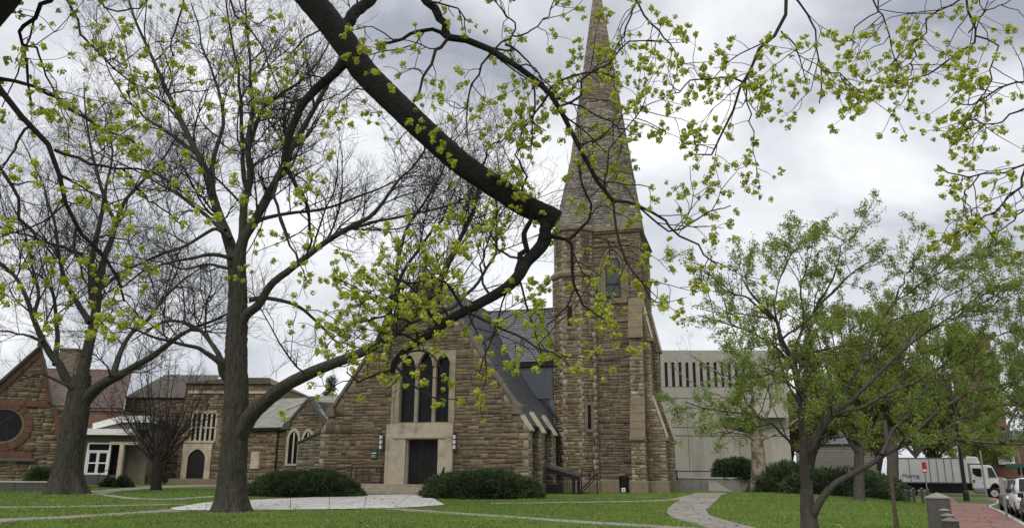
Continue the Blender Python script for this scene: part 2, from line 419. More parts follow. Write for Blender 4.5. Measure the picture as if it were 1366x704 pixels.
# ================================================================== the church
CH = Frame((-4.94, 47.0, 0.42), 16.5)
church = thing('stone_church', 'brown stone church with a steep gabled front and dark double door', 'church', CH.o)
CC, EV, SL = -.4, 4.6, 1.44                       # gable centre, eave height, slope
gz = lambda u: 13.1 - SL * abs(u - CC)
ms = Masonry()
front = MB()
front.front(CH, [(-6.9, -.5), (-2.3, -.5), (-2.3, gz(-2.3)), (-6.3, 4.6), (-6.9, 3.5)], 0, .6)
front.front(CH, [(1.7, -.5), (6.2, -.5), (6.2, 3.5), (5.5, 4.6), (1.7, gz(1.7))], 0, .6)
front.front(CH, [(-2.3, 8.3), (1.7, 8.3), (1.7, gz(1.7)), (CC, 13.1), (-2.3, gz(-2.3))], 0, .6)
front = front.build('front_wall', 'mortar', church)
FHOLES = [('rect', -.4, 2.12, .0, 3.9, 3.9), ('rect', -.25, 1.98, 3.9, 8.2, 8.2)]
ms.panel(front, CH.p(0, 0, 0), CH.U, CH.Z, [(-6.9, -.1), (6.2, -.1), (6.2, 3.5), (5.5, 4.6), (CC, 13.1), (-6.3, 4.6), (-6.9, 3.5)], FHOLES, rows=(.34, .6), widths=(.28, .8), quoin=(.42, .42))
# door surround
sr = MB()
sr.box(CH, -2.5, -1.25, -.12, .5, -.2, 3.12).box(CH, .79, 1.7, -.12, .5, -.2, 3.12).box(CH, -2.5, 1.7, -.14, .5, 3.12, 3.9)
sr.front(CH, [(-2.05, 3.06), (1.3, 3.06), (1.2, 3.26), (-1.95, 3.26)], -.2, -.1)
sr.box(CH, -2.5, -2.32, -.16, .0, .0, 3.9).box(CH, -1.3, -1.19, .12, .5, .4, 3.05).box(CH, .73, .84, .12, .5, .4, 3.05).box(CH, -1.25, .79, .12, .5, 3.0, 3.12)
sr = sr.build('door_surround', 'limestone', church, bevel=.012)
for s, (a, b) in ((0, (-1.19, -.235)), (1, (-.225, .73))):
    leaf = MB().box(CH, a, b, .36, .44, .5, 3.0).build('door_leaf', 'darkdoor', church)
    w = b - a
    pm = MB()
    for i in range(5): pm.box(CH, a + .012 + i * w / 5, a + (i + 1) * w / 5 - .012, .345, .37, .53, 2.97)
    pm.build('door_boards', 'darkdoor', leaf)
    hm = MB(); h0 = a if s == 0 else b; dr = 1 if s == 0 else -1
    for z in (.98, 2.35):
        hm.box(CH, min(h0, h0 + dr * w * .9), max(h0, h0 + dr * w * .9), .325, .345, z - .035, z + .035)
        for sg in (-1, 1):
            hm.tube([CH.p(h0 + dr * w * (.25 + .3 * sin(t) * 1), .33, z + sg * (.02 + .24 * (1 - cos(t)))) for t in np.linspace(0, 2.6, 9)], np.linspace(.028, .014, 9), 5)
    hm.build('strap_hinge', 'iron', leaf)
    MB().tube([CH.p((b - .12 if s == 0 else a + .12), .33, 1.62 + .09 * cos(t)) + CH.U * .07 * sin(t) for t in np.linspace(0, 2 * pi, 13)], .014, 5).build('ring_handle', 'iron', leaf)
# three-light window
LC = (-1.32, -.2, .92); LW = .47
win = MB()
win.box(CH, -2.2, -1.8, -.05, .55, 3.9, 7.3).box(CH, 1.35, 1.72, -.05, .55, 3.9, 7.3)
win.box(CH, -2.28, -2.1, -.1, 0, 3.9, 8.1)
for m_ in (-.76, .36): win.box(CH, m_ - .1, m_ + .1, .08, .5, 3.9, 7.35)
def lancet_head(mb, F, u, w, zs, zt, top, ul, ur, v0, v1, n=7):
    pts = [(u + w * s, zs + (zt - zs) * (1 - abs(s) ** 1.6) ** .62) for s in np.linspace(-1, 1, 2 * n + 1)]
    mb.front(F, [(ul, zs), (u - w, zs), (u - w, top), (ul, top)], v0, v1); mb.front(F, [(u + w, zs), (ur, zs), (ur, top), (u + w, top)], v0, v1)
    for a, b in zip(pts[:-1], pts[1:]): mb.front(F, [a, b, (b[0], top), (a[0], top)], v0, v1)
    return pts
for k, u in enumerate(LC):
    lancet_head(win, CH, u, LW, 7.25, 7.98 + .12 * (k == 1), 8.22, -2.2 if k == 0 else u - .56, 1.72 if k == 2 else u + .56, .0, .5)
win.box(CH, -2.25, 1.72, -.08, .3, 3.9, 3.98)
win = win.build('window_tracery', 'tracery', church)
for u in LC:
    gl = MB().box(CH, u - LW - .03, u + LW + .03, .34, .37, 3.95, 8.2).build('leaded_pane', 'leaded', win)
brs = MB()
for u in LC:
    for z in np.arange(4.5, 7.6, .62): brs.box(CH, u - LW, u + LW, .315, .338, z, z + .035)
    for du in (-.15, .15): brs.box(CH, u + du - .008, u + du + .008, .325, .338, 3.95, 7.5)
brs.build('saddle_bars', 'iron', win)
# gable coping and kneelers
for s in (-1, 1):
    ue = CC + s * 5.95; n_ = 12
    for i in range(n_):
        a, b = CC + s * (.02 + 5.93 * i / n_), CC + s * (.02 + 5.93 * (i + 1) / n_) - s * .015
        MB().front(CH, [(a, gz(a) + .02), (b, gz(b) + .02), (b, gz(b) + .32), (a, gz(a) + .32)], -.12, .55).build('coping_stone', 'coping', church)
    MB().front(CH, [(ue - s * .35, gz(ue) - .15), (ue + s * .22, gz(ue) - .15), (ue + s * .22, gz(ue) + .3), (ue - s * .2, gz(ue) + .62)], -.16, .5).build('kneeler', 'coping', church)
# side wall with its buttresses
side = MB().box(CH, 5.0, 5.5, .6, 9.2, -.5, 4.5).box(CH, -6.3, -5.8, .6, 20, -.5, 4.5).build('side_wall', 'mortar', church)
ms.panel(side, CH.p(5.5, 0, 0), CH.V, CH.Z, [(.7, -.1), (9, -.1), (9, 4.5), (.7, 4.5)], rows=(.32, .5), widths=(.35, .9))
for v in (.02, 2.9, 5.9):
    bt = MB()
    if v > 1: bt.side(CH, [(v, -.5), (v + .75, -.5), (v + .75, 3.5), (v, 3.5)], 5.5, 6.2).front(CH, [(5.5, 3.5), (6.2, 3.5), (5.5, 4.55)], v, v + .75)
    else: bt.box(CH, 5.5, 6.2, .6, .8, -.5, 3.5).front(CH, [(5.5, 3.5), (6.2, 3.5), (5.5, 4.55)], .6, .8)
    bt = bt.build('buttress', 'mortar', church)
    if v > 1: ms.panel(bt, CH.p(0, v, 0), CH.U, CH.Z, [(5.5, -.1), (6.2, -.1), (6.2, 3.5), (5.5, 4.55)], rows=(.2, .36), widths=(.3, .5), quoin=(0, .3))
    ms.panel(bt, CH.p(6.2, 0, 0), CH.V, CH.Z, [(v, -.1), (v + .75, -.1), (v + .75, 3.5), (v, 3.5)], rows=(.25, .4), widths=(.3, .5), pal=QUOIN)
    MB().front(CH, [(5.45, 4.6), (6.28, 3.42), (6.34, 3.5), (5.5, 4.75)], v - .06, v + .81).build('buttress_cap', 'limestone', bt)
    MB().box(CH, 5.5, 6.32, v - .1, v + .85, -.4, .55).build('buttress_foot', 'buff', bt)
ms.finish(300)
# roofs
su = np.array([1, 0, 0])
def nave_slope(s, v0, v1):
    e = CC + s * 6.35; O = CH.p(e, v0, gz(e) - .12); Bv = CH.p(CC, v0, 13.0) - O; Ls = np.linalg.norm(Bv)
    return O, CH.V, Bv / Ls, [(0, 0), (v1 - v0, 0), (v1 - v0, Ls), (0, Ls)]
rf = MB()
for s in (-1, 1):
    e = CC + s * 6.35
    rf.extr([CH.p(e, .5, gz(e) - .12), CH.p(CC, .5, 13.0), CH.p(CC, .5, 12.75), CH.p(e, .5, gz(e) - .37)], CH.V * 24)
rf = rf.build('nave_roof', 'slate', church)
slate_cover('slates', rf, *nave_slope(1, .55, 13), row=.24, wid=.34)
MB().tube([CH.p(6.02, .4, gz(6.0) - .15), CH.p(6.02, 8.0, gz(6.0) - .15)], .09, 8).tube([CH.p(5.98, 8.0, 3.9), CH.p(5.72, 8.1, 3.3), CH.p(5.72, 8.1, .2)], .05, 6).build('gutter', 'iron', church)
tw_ = MB().box(CH, .3, 5.55, 8.6, 9.0, 6, 8.75).build('transept_wall', 'lead', church)
tr = MB().side(CH, [(8.45, 8.55), (12.0, 12.85), (15.5, 8.55), (15.5, 8.2), (12, 12.5), (8.45, 8.2)], -.4, 5.6).build('transept_roof', 'slate', church)
O = CH.p(-.6, 8.4, 8.5); Bv = CH.p(-.6, 12, 12.86) - O; Ls = np.linalg.norm(Bv)
LSL = [(.115, .122, .132), (.128, .135, .145), (.102, .11, .12), (.122, .127, .134)]
slate_cover('slates', tr, O, CH.U, Bv / Ls, [(0.6, 0), (6.15, 0), (6.15, Ls), (0.6, Ls)], cols=LSL, row=.24, wid=.34)
MB().box(CH, -.5, 5.6, 11.9, 12.1, 12.8, 12.95).build('ridge_cap', 'lead', tr)
MB().extr([CH.p(5.3, 8.4, 5.6), CH.p(5.9, 7.6, 4.75), CH.p(5.9, 8.5, 4.75), CH.p(5.5, 8.58, 6.1)], (0, 0, .05)).build('flashing', 'lead', church)
# steps up to the door
st = MB().box(CH, -4.4, 2.0, -1.5, .0, -.4, .47).build('landing', 'step_stone', church)
for i, (v, z) in enumerate(((-1.9, .31), (-2.3, .15), (-2.7, .0))):
    sp = thing if False else MB().box(CH, -4.5 - .06 * i, 2.05 + .06 * i, v, v + .42, -.45, z).build('step', 'step_stone', church, bevel=.015)
x = -4.4
while x < 1.9:
    w = random.uniform(1.0, 1.5); b = min(2.0, x + w); MB().box(CH, x + .006, b - .006, -1.52, -1.0, .29, .49).build('step_stone', 'step_stone', church, bevel=.012); x += w
# handrails by the steps, lanterns and notice beside the door
def baluster_rail(name, label, group, pts, zs, hgt, step=.13, m='iron'):
    t = thing(name, label, 'railing', pts[0], group)
    rail = MB(); low = MB(); bal = MB()
    for (p, q) in zip(pts[:-1], pts[1:]):
        p, q = np.array(p), np.array(q); rail.tube([p + (0, 0, hgt), q + (0, 0, hgt)], .036, 6); low.tube([p + (0, 0, .12), q + (0, 0, .12)], .018, 5)
        n = max(2, int(np.linalg.norm(q - p) / step))
        for i in range(n + 1):
            c = p + (q - p) * i / n; pr = i in (0, n)
            (MB().tube([c - (0, 0, .3), c + (0, 0, hgt + .03)], .034, 6).build('rail_post', m, t) if pr else bal.tube([c + (0, 0, .12), c + (0, 0, hgt)], .018, 4))
    rail.build('handrail', m, t); low.build('lower_rail', m, t); bal.v and bal.build('baluster_row', m, t, kind='stuff')
    return t
baluster_rail('step_railing', 'black iron railing right of the church door, beside the round yew', 'iron rails at the church door', [CH.p(1.35, -.5, .47), CH.p(1.75, -1.5, .47), CH.p(2.0, -2.6, .0)], 0, .95)
baluster_rail('ramp_railing', 'black iron ramp railing between the left yew mound and the church door', 'iron rails at the church door', [CH.p(-6.2, -1.7, .0), CH.p(-5.0, -1.6, .25), CH.p(-3.9, -1.5, .45)], 0, 1.0, .14)
baluster_rail('landing_railing', 'short black landing rail against the stone wall left of the door', 'iron rails at the church door', [CH.p(-4.2, -.35, .45), CH.p(-2.6, -.3, .45)], 0, .95, .8)
for u, lab in ((-2.78, 'black framed wall lantern left of the church door, above the green notice'), (1.84, 'black framed wall lantern right of the church door, above the iron railing')):
    t = thing('wall_lantern', lab, 'lantern', CH.p(u, -.15, 2.87), 'lanterns beside the church door')
    MB().box(CH, u - .07, u + .07, -.08, -.01, 2.5, 3.2).build('back_plate', 'iron', t)
    MB().tube([CH.p(u, -.2, 2.45), CH.p(u, -.2, 3.25)], .1, 10).build('lamp_tube', 'lamp_glass', t)
    for z in (2.4, 2.68, 2.98, 3.25): MB().tube([CH.p(u, -.2, z), CH.p(u, -.2, z + .05)], .125, 10).build('band', 'iron', t)
    for k in range(4):
        a = pi / 4 + k * pi / 2; MB().tube([CH.p(u + .118 * cos(a), -.2 + .118 * sin(a), 2.42), CH.p(u + .118 * cos(a), -.2 + .118 * sin(a), 3.28)], .011, 4).build('upright', 'iron', t)
    MB().tube([CH.p(u, -.2, 3.28), CH.p(u, -.2, 3.4)], [.13, .03], 10).build('cap', 'iron', t)
t = thing('notice_board', 'small dark green notice plate on the stone left of the church door', 'sign', CH.p(-3.25, -.06, 2.15))
MB().box(CH, -3.46, -3.04, -.09, -.05, 1.9, 2.42).build('plate', 'green_sign', t, bevel=.01)
pm = MB().box(CH, -3.4, -3.1, -.094, -.088, 2.2, 2.25)
for i, w in enumerate((.24, .2, .26)): pm.box(CH, -3.4, -3.4 + w, -.094, -.088, 2.1 - .055 * i, 2.118 - .055 * i)
pm.build('lettering', 'white_print', t)

# ================================================================== the bell tower
tower = thing('bell_tower', 'tall brown stone bell tower with stair turret and stone spire', 'tower', CH.p(8.6, 12, 0))
mt = Masonry()
wall = MB().box(CH, 5.6, 11.65, 9.0, 15.1, -.5, 17.75).build('tower_wall', 'mortar', tower)
BW = (9.78, .5, 12.75, 14.5, 15.6)
mt.panel(wall, CH.p(0, 9.0, 0), CH.U, CH.Z, [(8.2, -.1), (11.65, -.1), (11.65, 17.5), (8.2, 17.5)], [('lancet', BW[0], .95, 12.4, 14.4, 16.2)], rows=(.3, .52), widths=(.3, .85), pal=GREYS)
mt.panel(wall, CH.p(11.65, 0, 0), CH.V, CH.Z, [(9, -.1), (15.1, -.1), (15.1, 17.5), (9, 17.5)], rows=(.34, .52), widths=(.4, .9), pal=BROWN + GREYS, quoin=(.4, .4))
def stair(part, prof, lo, hi, along, sgn, at):
    """A stepped buttress: prof = (projection, height) up its outer line; lo..hi its thickness."""
    pass
PR = [(0, -.5), (1.3, -.5), (1.3, 3.45), (.75, 5.8), (.75, 10.1), (.06, 12.55), (0, 12.55)]
b1 = MB().side(CH, [(9.0 - p, z) for p, z in PR], 10.84, 11.72).build('buttress', 'mortar', tower)
mt.panel(b1, CH.p(0, 9 - 1.3, 0), CH.U, CH.Z, [(10.84, -.1), (11.72, -.1), (11.72, 3.45), (10.84, 3.45)], rows=(.22, .36), widths=(.28, .5), quoin=(.28, .28))
mt.panel(b1, CH.p(0, 9 - .75, 0), CH.U, CH.Z, [(10.84, 5.8), (11.72, 5.8), (11.72, 10.1), (10.84, 10.1)], rows=(.2, .32), widths=(.28, .5), quoin=(.26, .26), pal=BROWN + QUOIN)
mt.panel(b1, CH.p(11.72, 0, 0), CH.V, CH.Z, [(7.7, -.1), (9, -.1), (9, 3.45), (7.7, 3.45)], rows=(.22, .36), widths=(.3, .5), quoin=(.3, 0))
mt.panel(b1, CH.p(11.72, 0, 0), CH.V, CH.Z, [(7.7, 3.45), (9, 3.45), (9, 10.1), (8.25, 10.1), (8.25, 5.8)], rows=(.22, .36), widths=(.3, .5), quoin=(.3, 0))
mt.panel(b1, CH.p(10.84, 0, 0), CH.V, CH.Z, [(7.7, -.1), (9, -.1), (9, 3.45), (7.7, 3.45)], rows=(.22, .36), widths=(.3, .5))
for (pa, za, pb, zb) in ((1.36, 3.38, .74, 5.95), (.82, 10.02, .04, 12.7)):
    n_ = 5
    for i in range(n_):
        a, b = i / n_, (i + 1) / n_ - .006
        q = lambda t: (9.0 - (pa + (pb - pa) * t), za + (zb - za) * t)
        p0, p1 = q(a), q(b)
        MB().extr([CH.p(10.8, p0[0] - .05, p0[1]), CH.p(11.76, p0[0] - .05, p0[1]), CH.p(11.76, p1[0] - .05, p1[1]), CH.p(10.8, p1[0] - .05, p1[1])], CH.V * .1).build('weathering_stone', 'buff', b1)
    MB().box(CH, 10.76, 11.8, 9 - pa - .13, 9 - pa + .08, za - .2, za + .03).build('drip_mould', 'buff', b1, bevel=.03)
for v0 in (9.02, 14.2):
    PS = [(0, -.5), (1.25, -.5), (1.25, 3.5), (.5, 5.9), (.5, 10.0), (.0, 12.5)]
    b2 = MB().front(CH, [(11.65 + p, z) for p, z in PS], v0, v0 + .9).build('buttress', 'mortar', tower)
    mt.panel(b2, CH.p(0, v0, 0), CH.U, CH.Z, [(11.65, -.1), (12.9, -.1), (12.9, 3.5), (11.65, 7.5)], rows=(.16, .3), widths=(.3, .5), quoin=(0, .3))
    mt.panel(b2, CH.p(0, v0, 0), CH.U, CH.Z, [(11.65, 5.9), (12.15, 5.9), (12.15, 10.0), (11.65, 12.5)], rows=(.16, .28), widths=(.26, .3), quoin=(0, .2))
    mt.panel(b2, CH.p(12.9, 0, 0), CH.V, CH.Z, [(v0, -.1), (v0 + .9, -.1), (v0 + .9, 3.5), (v0, 3.5)], rows=(.25, .4), widths=(.3, .5), pal=BROWN + QUOIN)
    mt.panel(b2, CH.p(12.15, 0, 0), CH.V, CH.Z, [(v0, 5.9), (v0 + .9, 5.9), (v0 + .9, 10), (v0, 10)], rows=(.25, .4), widths=(.3, .5), pal=BROWN + QUOIN)
    for pa, za, pb, zb in ((1.32, 3.42, .46, 6.1), (.58, 9.92, -.04, 12.75)):
        MB().front(CH, [(11.65 + pa, za), (11.65 + pa + .08, za + .04), (11.65 + pb + .08, zb + .05), (11.65 + pb, zb)], v0 - .05, v0 + .95).build('weathering', 'limestone', b2)
        MB().box(CH, 11.65 + pa - .3, 11.65 + pa + .1, v0 - .08, v0 + .98, za - .22, za + .0).build('drip_mould', 'buff', b2, bevel=.03)
# plinth courses
pl = MB().box(CH, 8.2, 11.0, 8.86, 9.1, -.5, .75).box(CH, 10.74, 11.84, 7.58, 9.1, -.5, .72).box(CH, 11.6, 13.02, 8.9, 10.02, -.5, .7).box(CH, 11.6, 11.8, 10, 14.2, -.5, .7).box(CH, 11.6, 13.02, 14.1, 15.2, -.5, .7)
pl.build('plinth', 'buff', tower, bevel=.05)
# cornices and strings
cn = MB()
for z, d, h in ((17.42, .12, .14), (17.56, .22, .16), (17.72, .1, .2)): cn.box(CH, 5.6 - d, 11.65 + d, 9 - d, 15.1 + d, z, z + h)
cn.build('cornice', 'buff', tower, bevel=.03)
MB().box(CH, 8.3, 10.9, 8.9, 9.02, 11.12, 11.26).build('string_course', 'buff', tower)
MB().box(CH, 8.5, 11.0, 8.93, 9.02, 16.5, 16.6).build('string_course', 'buff', tower)
for u in (8.9, 10.55): MB().box(CH, u - .28, u + .28, 8.9, 9.02, 16.85, 17.1).build('corbel', 'buff', tower, bevel=.04)
# belfry window
bw = MB(); u, w, z0, zs, zt = BW
lancet_head(bw, CH, u, w, zs, zt, 15.65, u - .8, u + .8, 8.98, 9.3)
bw.box(CH, u - .8, u - w, 8.98, 9.3, 12.5, zs).box(CH, u + w, u + .8, 8.98, 9.3, 12.5, zs).box(CH, u - .95, u + .95, 8.88, 9.3, 12.38, 12.75)
hood = [(u + .92 * s, 14.3 + 1.95 * (1 - abs(s) ** 1.6) ** .62) for s in np.linspace(-1, 1, 17)]
bw.strip(CH, [(u - .92, 12.75)] + hood + [(u + .92, 12.75)], .13, 8.86, 9.05)
hood2 = [(u + .74 * s, 14.35 + 1.62 * (1 - abs(s) ** 1.6) ** .62) for s in np.linspace(-1, 1, 17)]
bw.strip(CH, [(u - .74, 12.75)] + hood2 + [(u + .74, 12.75)], .16, 8.93, 9.05)
bw = bw.build('belfry_window', 'buff', tower)
wb = MB()
wb.box(CH, u - w, u + w, 8.955, 8.975, 12.75, 15.6)
wb.build('window_back', 'iron', bw)
for i in range(3):
    a = 12.85 + i * .95
    MB().box(CH, u - w + .06, u + w - .06, 8.925, 8.95, a, a + .8 - (.1 if i == 2 else 0)).build('pane', 'louvre', bw)
MB().box(CH, u - w, u + w, 8.915, 8.95, 13.67, 13.78).box(CH, u - w, u + w, 8.915, 8.95, 14.62, 14.73).box(CH, u - w, u - w + .06, 8.915, 8.95, 12.75, 15.3).box(CH, u + w - .06, u + w, 8.915, 8.95, 12.75, 15.3).build('window_bars', 'iron', bw)
RED = [(0.174, 0.137, 0.116), (0.190, 0.149, 0.125), (0.157, 0.126, 0.107)]
SPG = [(0.219, 0.202, 0.169), (0.187, 0.171, 0.144), (0.242, 0.222, 0.187), (0.200, 0.182, 0.155), (0.170, 0.160, 0.139), (0.255, 0.240, 0.205)]
# stair turret
TC = (7.05, 9.35)
def octa(c, ap, z): return [CH.p(c[0] + ap / cos(pi / 8) * sin(a), c[1] - ap / cos(pi / 8) * cos(a), z) for a in (np.arange(8) + .5) * pi / 4]
def drum(c, rings):
    mb = MB(); n = len(rings); pts = sum([octa(c, a, z) for a, z in rings], []); mb.poly(pts, [(i * 8 + k, i * 8 + (k + 1) % 8, i * 8 + 8 + (k + 1) % 8, i * 8 + 8 + k) for i in range(n - 1) for k in range(8)] + [tuple(range(8))[::-1], tuple(range(8 * n - 8, 8 * n))]); return mb
def facet(c, ap, k, ap_top=None, z0=0, z1=1):
    th = k * pi / 4; n = CH.U * sin(th) - CH.V * cos(th); A = CH.U * cos(th) + CH.V * sin(th)
    O = CH.p(c[0], c[1], z0) + n * ap
    if ap_top is None: return O, A, CH.Z, ap * tan(pi / 8)
    Bv = CH.p(c[0], c[1], z1) + n * ap_top - O; L_ = np.linalg.norm(Bv); return O, A, Bv / L_, L_
tur = drum(TC, [(1.5, -.5), (1.5, 14.3), (1.34, 14.6), (1.34, 17.8), (1.34, 17.8)]).build('stair_turret', 'mortar', tower)
for k in (-2, -1, 0, 1, 2):
    O, A, B, h = facet(TC, 1.5, k); hl = []
    if k == 1: hl = [('rect', -.05, .32, 3.75, 5.75, 5.75)]
    if k == 0: hl = [('rect', -.1, .26, 10.6, 12.3, 12.3)]
    mt.panel(tur, O, A, B, [(-h, -.1), (h, -.1), (h, 14.3), (-h, 14.3)], hl, rows=(.32, .5), widths=(.3, .75), quoin=(.2, .3) if k != 0 else (.22, .2), pal=BROWN)
    O, A, B, h = facet(TC, 1.34, k); mt.panel(tur, O, A, B, [(-h, 14.6), (h, 14.6), (h, 17.5), (-h, 17.5)], [], rows=(.22, .36), widths=(.3, .7), pal=BROWN + GREYS, quoin=(.2, .2))
drum(TC, [(1.52, 14.15), (1.62, 14.25), (1.66, 14.45), (1.4, 14.75), (1.3, 14.8)]).build('turret_cornice', 'buff', tur)
drum(TC, [(1.6, -.5), (1.6, .6), (1.52, .72)]).build('turret_plinth', 'buff', tur)
drum(TC, [(1.36, 17.5), (1.5, 17.62), (1.5, 17.8), (1.4, 17.82)]).build('turret_string', 'buff', tur)
drum(TC, [(1.36, 17.8), (.05, 24.2)]).build('turret_roof', 'mortar', tur)
for k in (-2, -1, 0, 1, 2):
    O, A, B, Ls = facet(TC, 1.36, k, .05, 17.8, 24.2); h = 1.36 * tan(pi / 8); mt.panel(bpy.data.objects['turret_roof'], O, A, B, [(-h, 0), (h, 0), (0, Ls - .2)], [], rows=(.2, .34), widths=(.25, .6), pal=SPG, key=.8)
def slit(part, c, ap, k, du, w, z0, z1):
    O, A, B, h = facet(c, ap, k); N = np.cross(A, B); N = N if N @ (EYE - O) > 0 else -N
    f = Frame((0, 0, 0), 0); f.o = O; f.U = A; f.V = -N
    s = MB().box(f, du - w - .2, du - w, -.04, .1, z0 - .2, z1 + .2).box(f, du + w, du + w + .2, -.04, .1, z0 - .2, z1 + .2).box(f, du - w, du + w, -.05, .1, z1, z1 + .2).box(f, du - w - .05, du + w + .05, -.07, .1, z0 - .2, z0).build('slit_window', 'buff', part)
    MB().box(f, du - w, du + w, -.02, .0, z0, z1).build('pane', 'glass', s)
slit(tur, TC, 1.5, 1, -.05, .14, 3.95, 5.5); slit(tur, TC, 1.5, 0, -.1, .17, 10.75, 12.15)
# spire
SP = (8.62, 12.05); AP, Z0, ZT = 3.02, 17.9, 40.5
spire = drum(SP, [(AP - .02, Z0 - .1), (.04, ZT)]).build('spire', 'mortar', tower)
for k in (-2, -1, 0, 1, 2, 3):
    O, A, B, Ls = facet(SP, AP, k, .02, Z0, ZT); h = AP * tan(pi / 8); zz = lambda z: (z - Z0) * Ls / (ZT - Z0)
    mt.panel(spire, O, A, B, [(-h, 0), (h, 0), (.0, Ls - .6)], [], rows=(.3, .5), widths=(.35, .8), pal=SPG, quoin=(.22, .22), bands=[(zz(22.6), zz(23.6), RED), (zz(28.5), zz(29.6), RED), (zz(33.6), zz(34.4), RED)], key=.8)
for z in (22.55, 28.45):
    a = AP * (ZT - z) / (ZT - Z0); drum(SP, [(a + .01, z - .08), (a + .08, z), (a + .03, z + .1)]).build('spire_band', 'coping', spire)
for sx in (-1, 1):
    for sy in (-1, 1):
        c = CH.p(SP[0] + sx * 3.0, SP[1] + sy * 3.0, 17.9); h = AP * tan(pi / 8)
        a = CH.p(SP[0] + sx * AP, SP[1] + sy * h, 17.9); b = CH.p(SP[0] + sx * h, SP[1] + sy * AP, 17.9); tp = CH.p(SP[0] + sx * 1.83, SP[1] + sy * 1.95, 19.6)
        MB().poly([c, a, b, tp], [(0, 1, 3), (0, 2, 3), (1, 2, 3), (0, 1, 2)]).build('broach', 'coping', spire)
mt.finish(300)

# ================================================================== ground, paths, street
ST_AZ = radians(27.58); S_D = np.array([sin(ST_AZ), cos(ST_AZ)]); S_P = np.array([cos(ST_AZ), -sin(ST_AZ)]); S_O = np.array([18.06, 29.04])
S_END = 56.0                                        # the cross street's kerb, metres along the kerb line
def pk(s): return 2.1 * ss(17, 52, s)                # the kerb swings out towards the corner
def sp_xy(s, p): return S_O[0] + s * S_D[0] + p * S_P[0], S_O[1] + s * S_D[1] + p * S_P[1]
def xy_sp(x, y): return (x - S_O[0]) * S_D[0] + (y - S_O[1]) * S_D[1], (x - S_O[0]) * S_P[0] + (y - S_O[1]) * S_P[1]
def road_drop(s, p): return .14 * (((p > .05) & (p < 10.95)) | ((s > S_END + .05) & (s < S_END + 11.95)))
def lines(fine0, fine1, step, far0, far1, extra):
    a = list(np.arange(fine0, fine1 + 1e-6, step)); x, d = fine1, step
    while x < far1: d *= 1.25; x += d; a.append(x)
    x, d = fine0, step
    while x > far0: d *= 1.25; x -= d; a.append(x)
    return np.array(sorted(set(np.round(a + list(extra), 3))))
Sg = lines(-40, 60, 1.2, -3000, 4000, (S_END + .02, S_END + .08, S_END + 11.92, S_END + 11.98)); Pg = lines(-75, 14, 1.2, -3000, 3000, (.02, .08, 10.92, 10.98))
ss_, pp_ = np.meshgrid(Sg, Pg, indexing='ij'); gx, gy = sp_xy(ss_, pp_ + pk(ss_))
gzv = ground_z(gx, gy) - road_drop(ss_, pp_) - .02 * ((ss_ > S_END + .05) | (pp_ > .05))
nS, nP = ss_.shape; i, j = np.meshgrid(np.arange(nS - 1), np.arange(nP - 1), indexing='ij'); q = (i * nP + j)
faces = np.stack([q, q + nP, q + nP + 1, q + 1], -1).reshape(-1, 4)
gm = bpy.data.materials.new('lawn'); gm.use_nodes = True; n = gm.node_tree; N = n.nodes; LK = n.links.new
b = N['Principled BSDF']; b.inputs['Roughness'].default_value = .95; b.inputs['Specular IOR Level'].default_value = .1
t = N.new('ShaderNodeTexCoord')
def tex(sc, det, lo, hi):
    z = N.new('ShaderNodeTexNoise'); z.inputs['Scale'].default_value = sc; z.inputs['Detail'].default_value = det; z.inputs['Roughness'].default_value = .6; LK(t.outputs['Object'], z.inputs['Vector'])
    r = N.new('ShaderNodeMapRange'); r.inputs['From Min'].default_value = lo; r.inputs['From Max'].default_value = hi; LK(z.outputs['Fac'], r.inputs['Value']); return r.outputs[0]
def mixc(f, a, c, blend='MIX'):
    m = N.new('ShaderNodeMix'); m.data_type = 'RGBA'; m.blend_type = blend
    (LK(f, m.inputs[0]) if not isinstance(f, float) else setattr(m.inputs[0], 'default_value', f))
    (LK(a, m.inputs[6]) if not isinstance(a, tuple) else setattr(m.inputs[6], 'default_value', a)); (LK(c, m.inputs[7]) if not isinstance(c, tuple) else setattr(m.inputs[7], 'default_value', c)); return m.outputs[2]
c = mixc(tex(.35, 5, .35, .65), (.085, .14, .026, 1), (.125, .185, .038, 1))
c = mixc(tex(2.6, 6, .4, .75), c, (.075, .12, .026, 1)); c = mixc(tex(.8, 7, .62, .74), c, (.115, .105, .045, 1)); c = mixc(tex(30, 3, .45, .9), c, (.075, .115, .026, 1))
LK(c, b.inputs['Base Color']); M['lawn'] = gm
g_ = mesh_np('lawn', np.stack([gx, gy, gzv], -1).reshape(-1, 3), [faces], 'lawn', smooth=True); link('ground', g_, None, 'structure')
PATH_POLY = []
def smooth_line(pts, n):
    p = np.array(pts, float); p = np.vstack([2 * p[0] - p[1], p, 2 * p[-1] - p[-2]]); out = []
    m = len(p) - 3; T = np.linspace(0, m, n); 
    for tt in T:
        k = min(int(tt), m - 1); u = tt - k; a, b_, c_, d = p[k:k + 4]
        out.append(.5 * ((2 * b_) + (c_ - a) * u + (2 * a - 5 * b_ + 4 * c_ - d) * u * u + (3 * b_ - a - 3 * c_ + d) * u ** 3))
    return np.array(out)
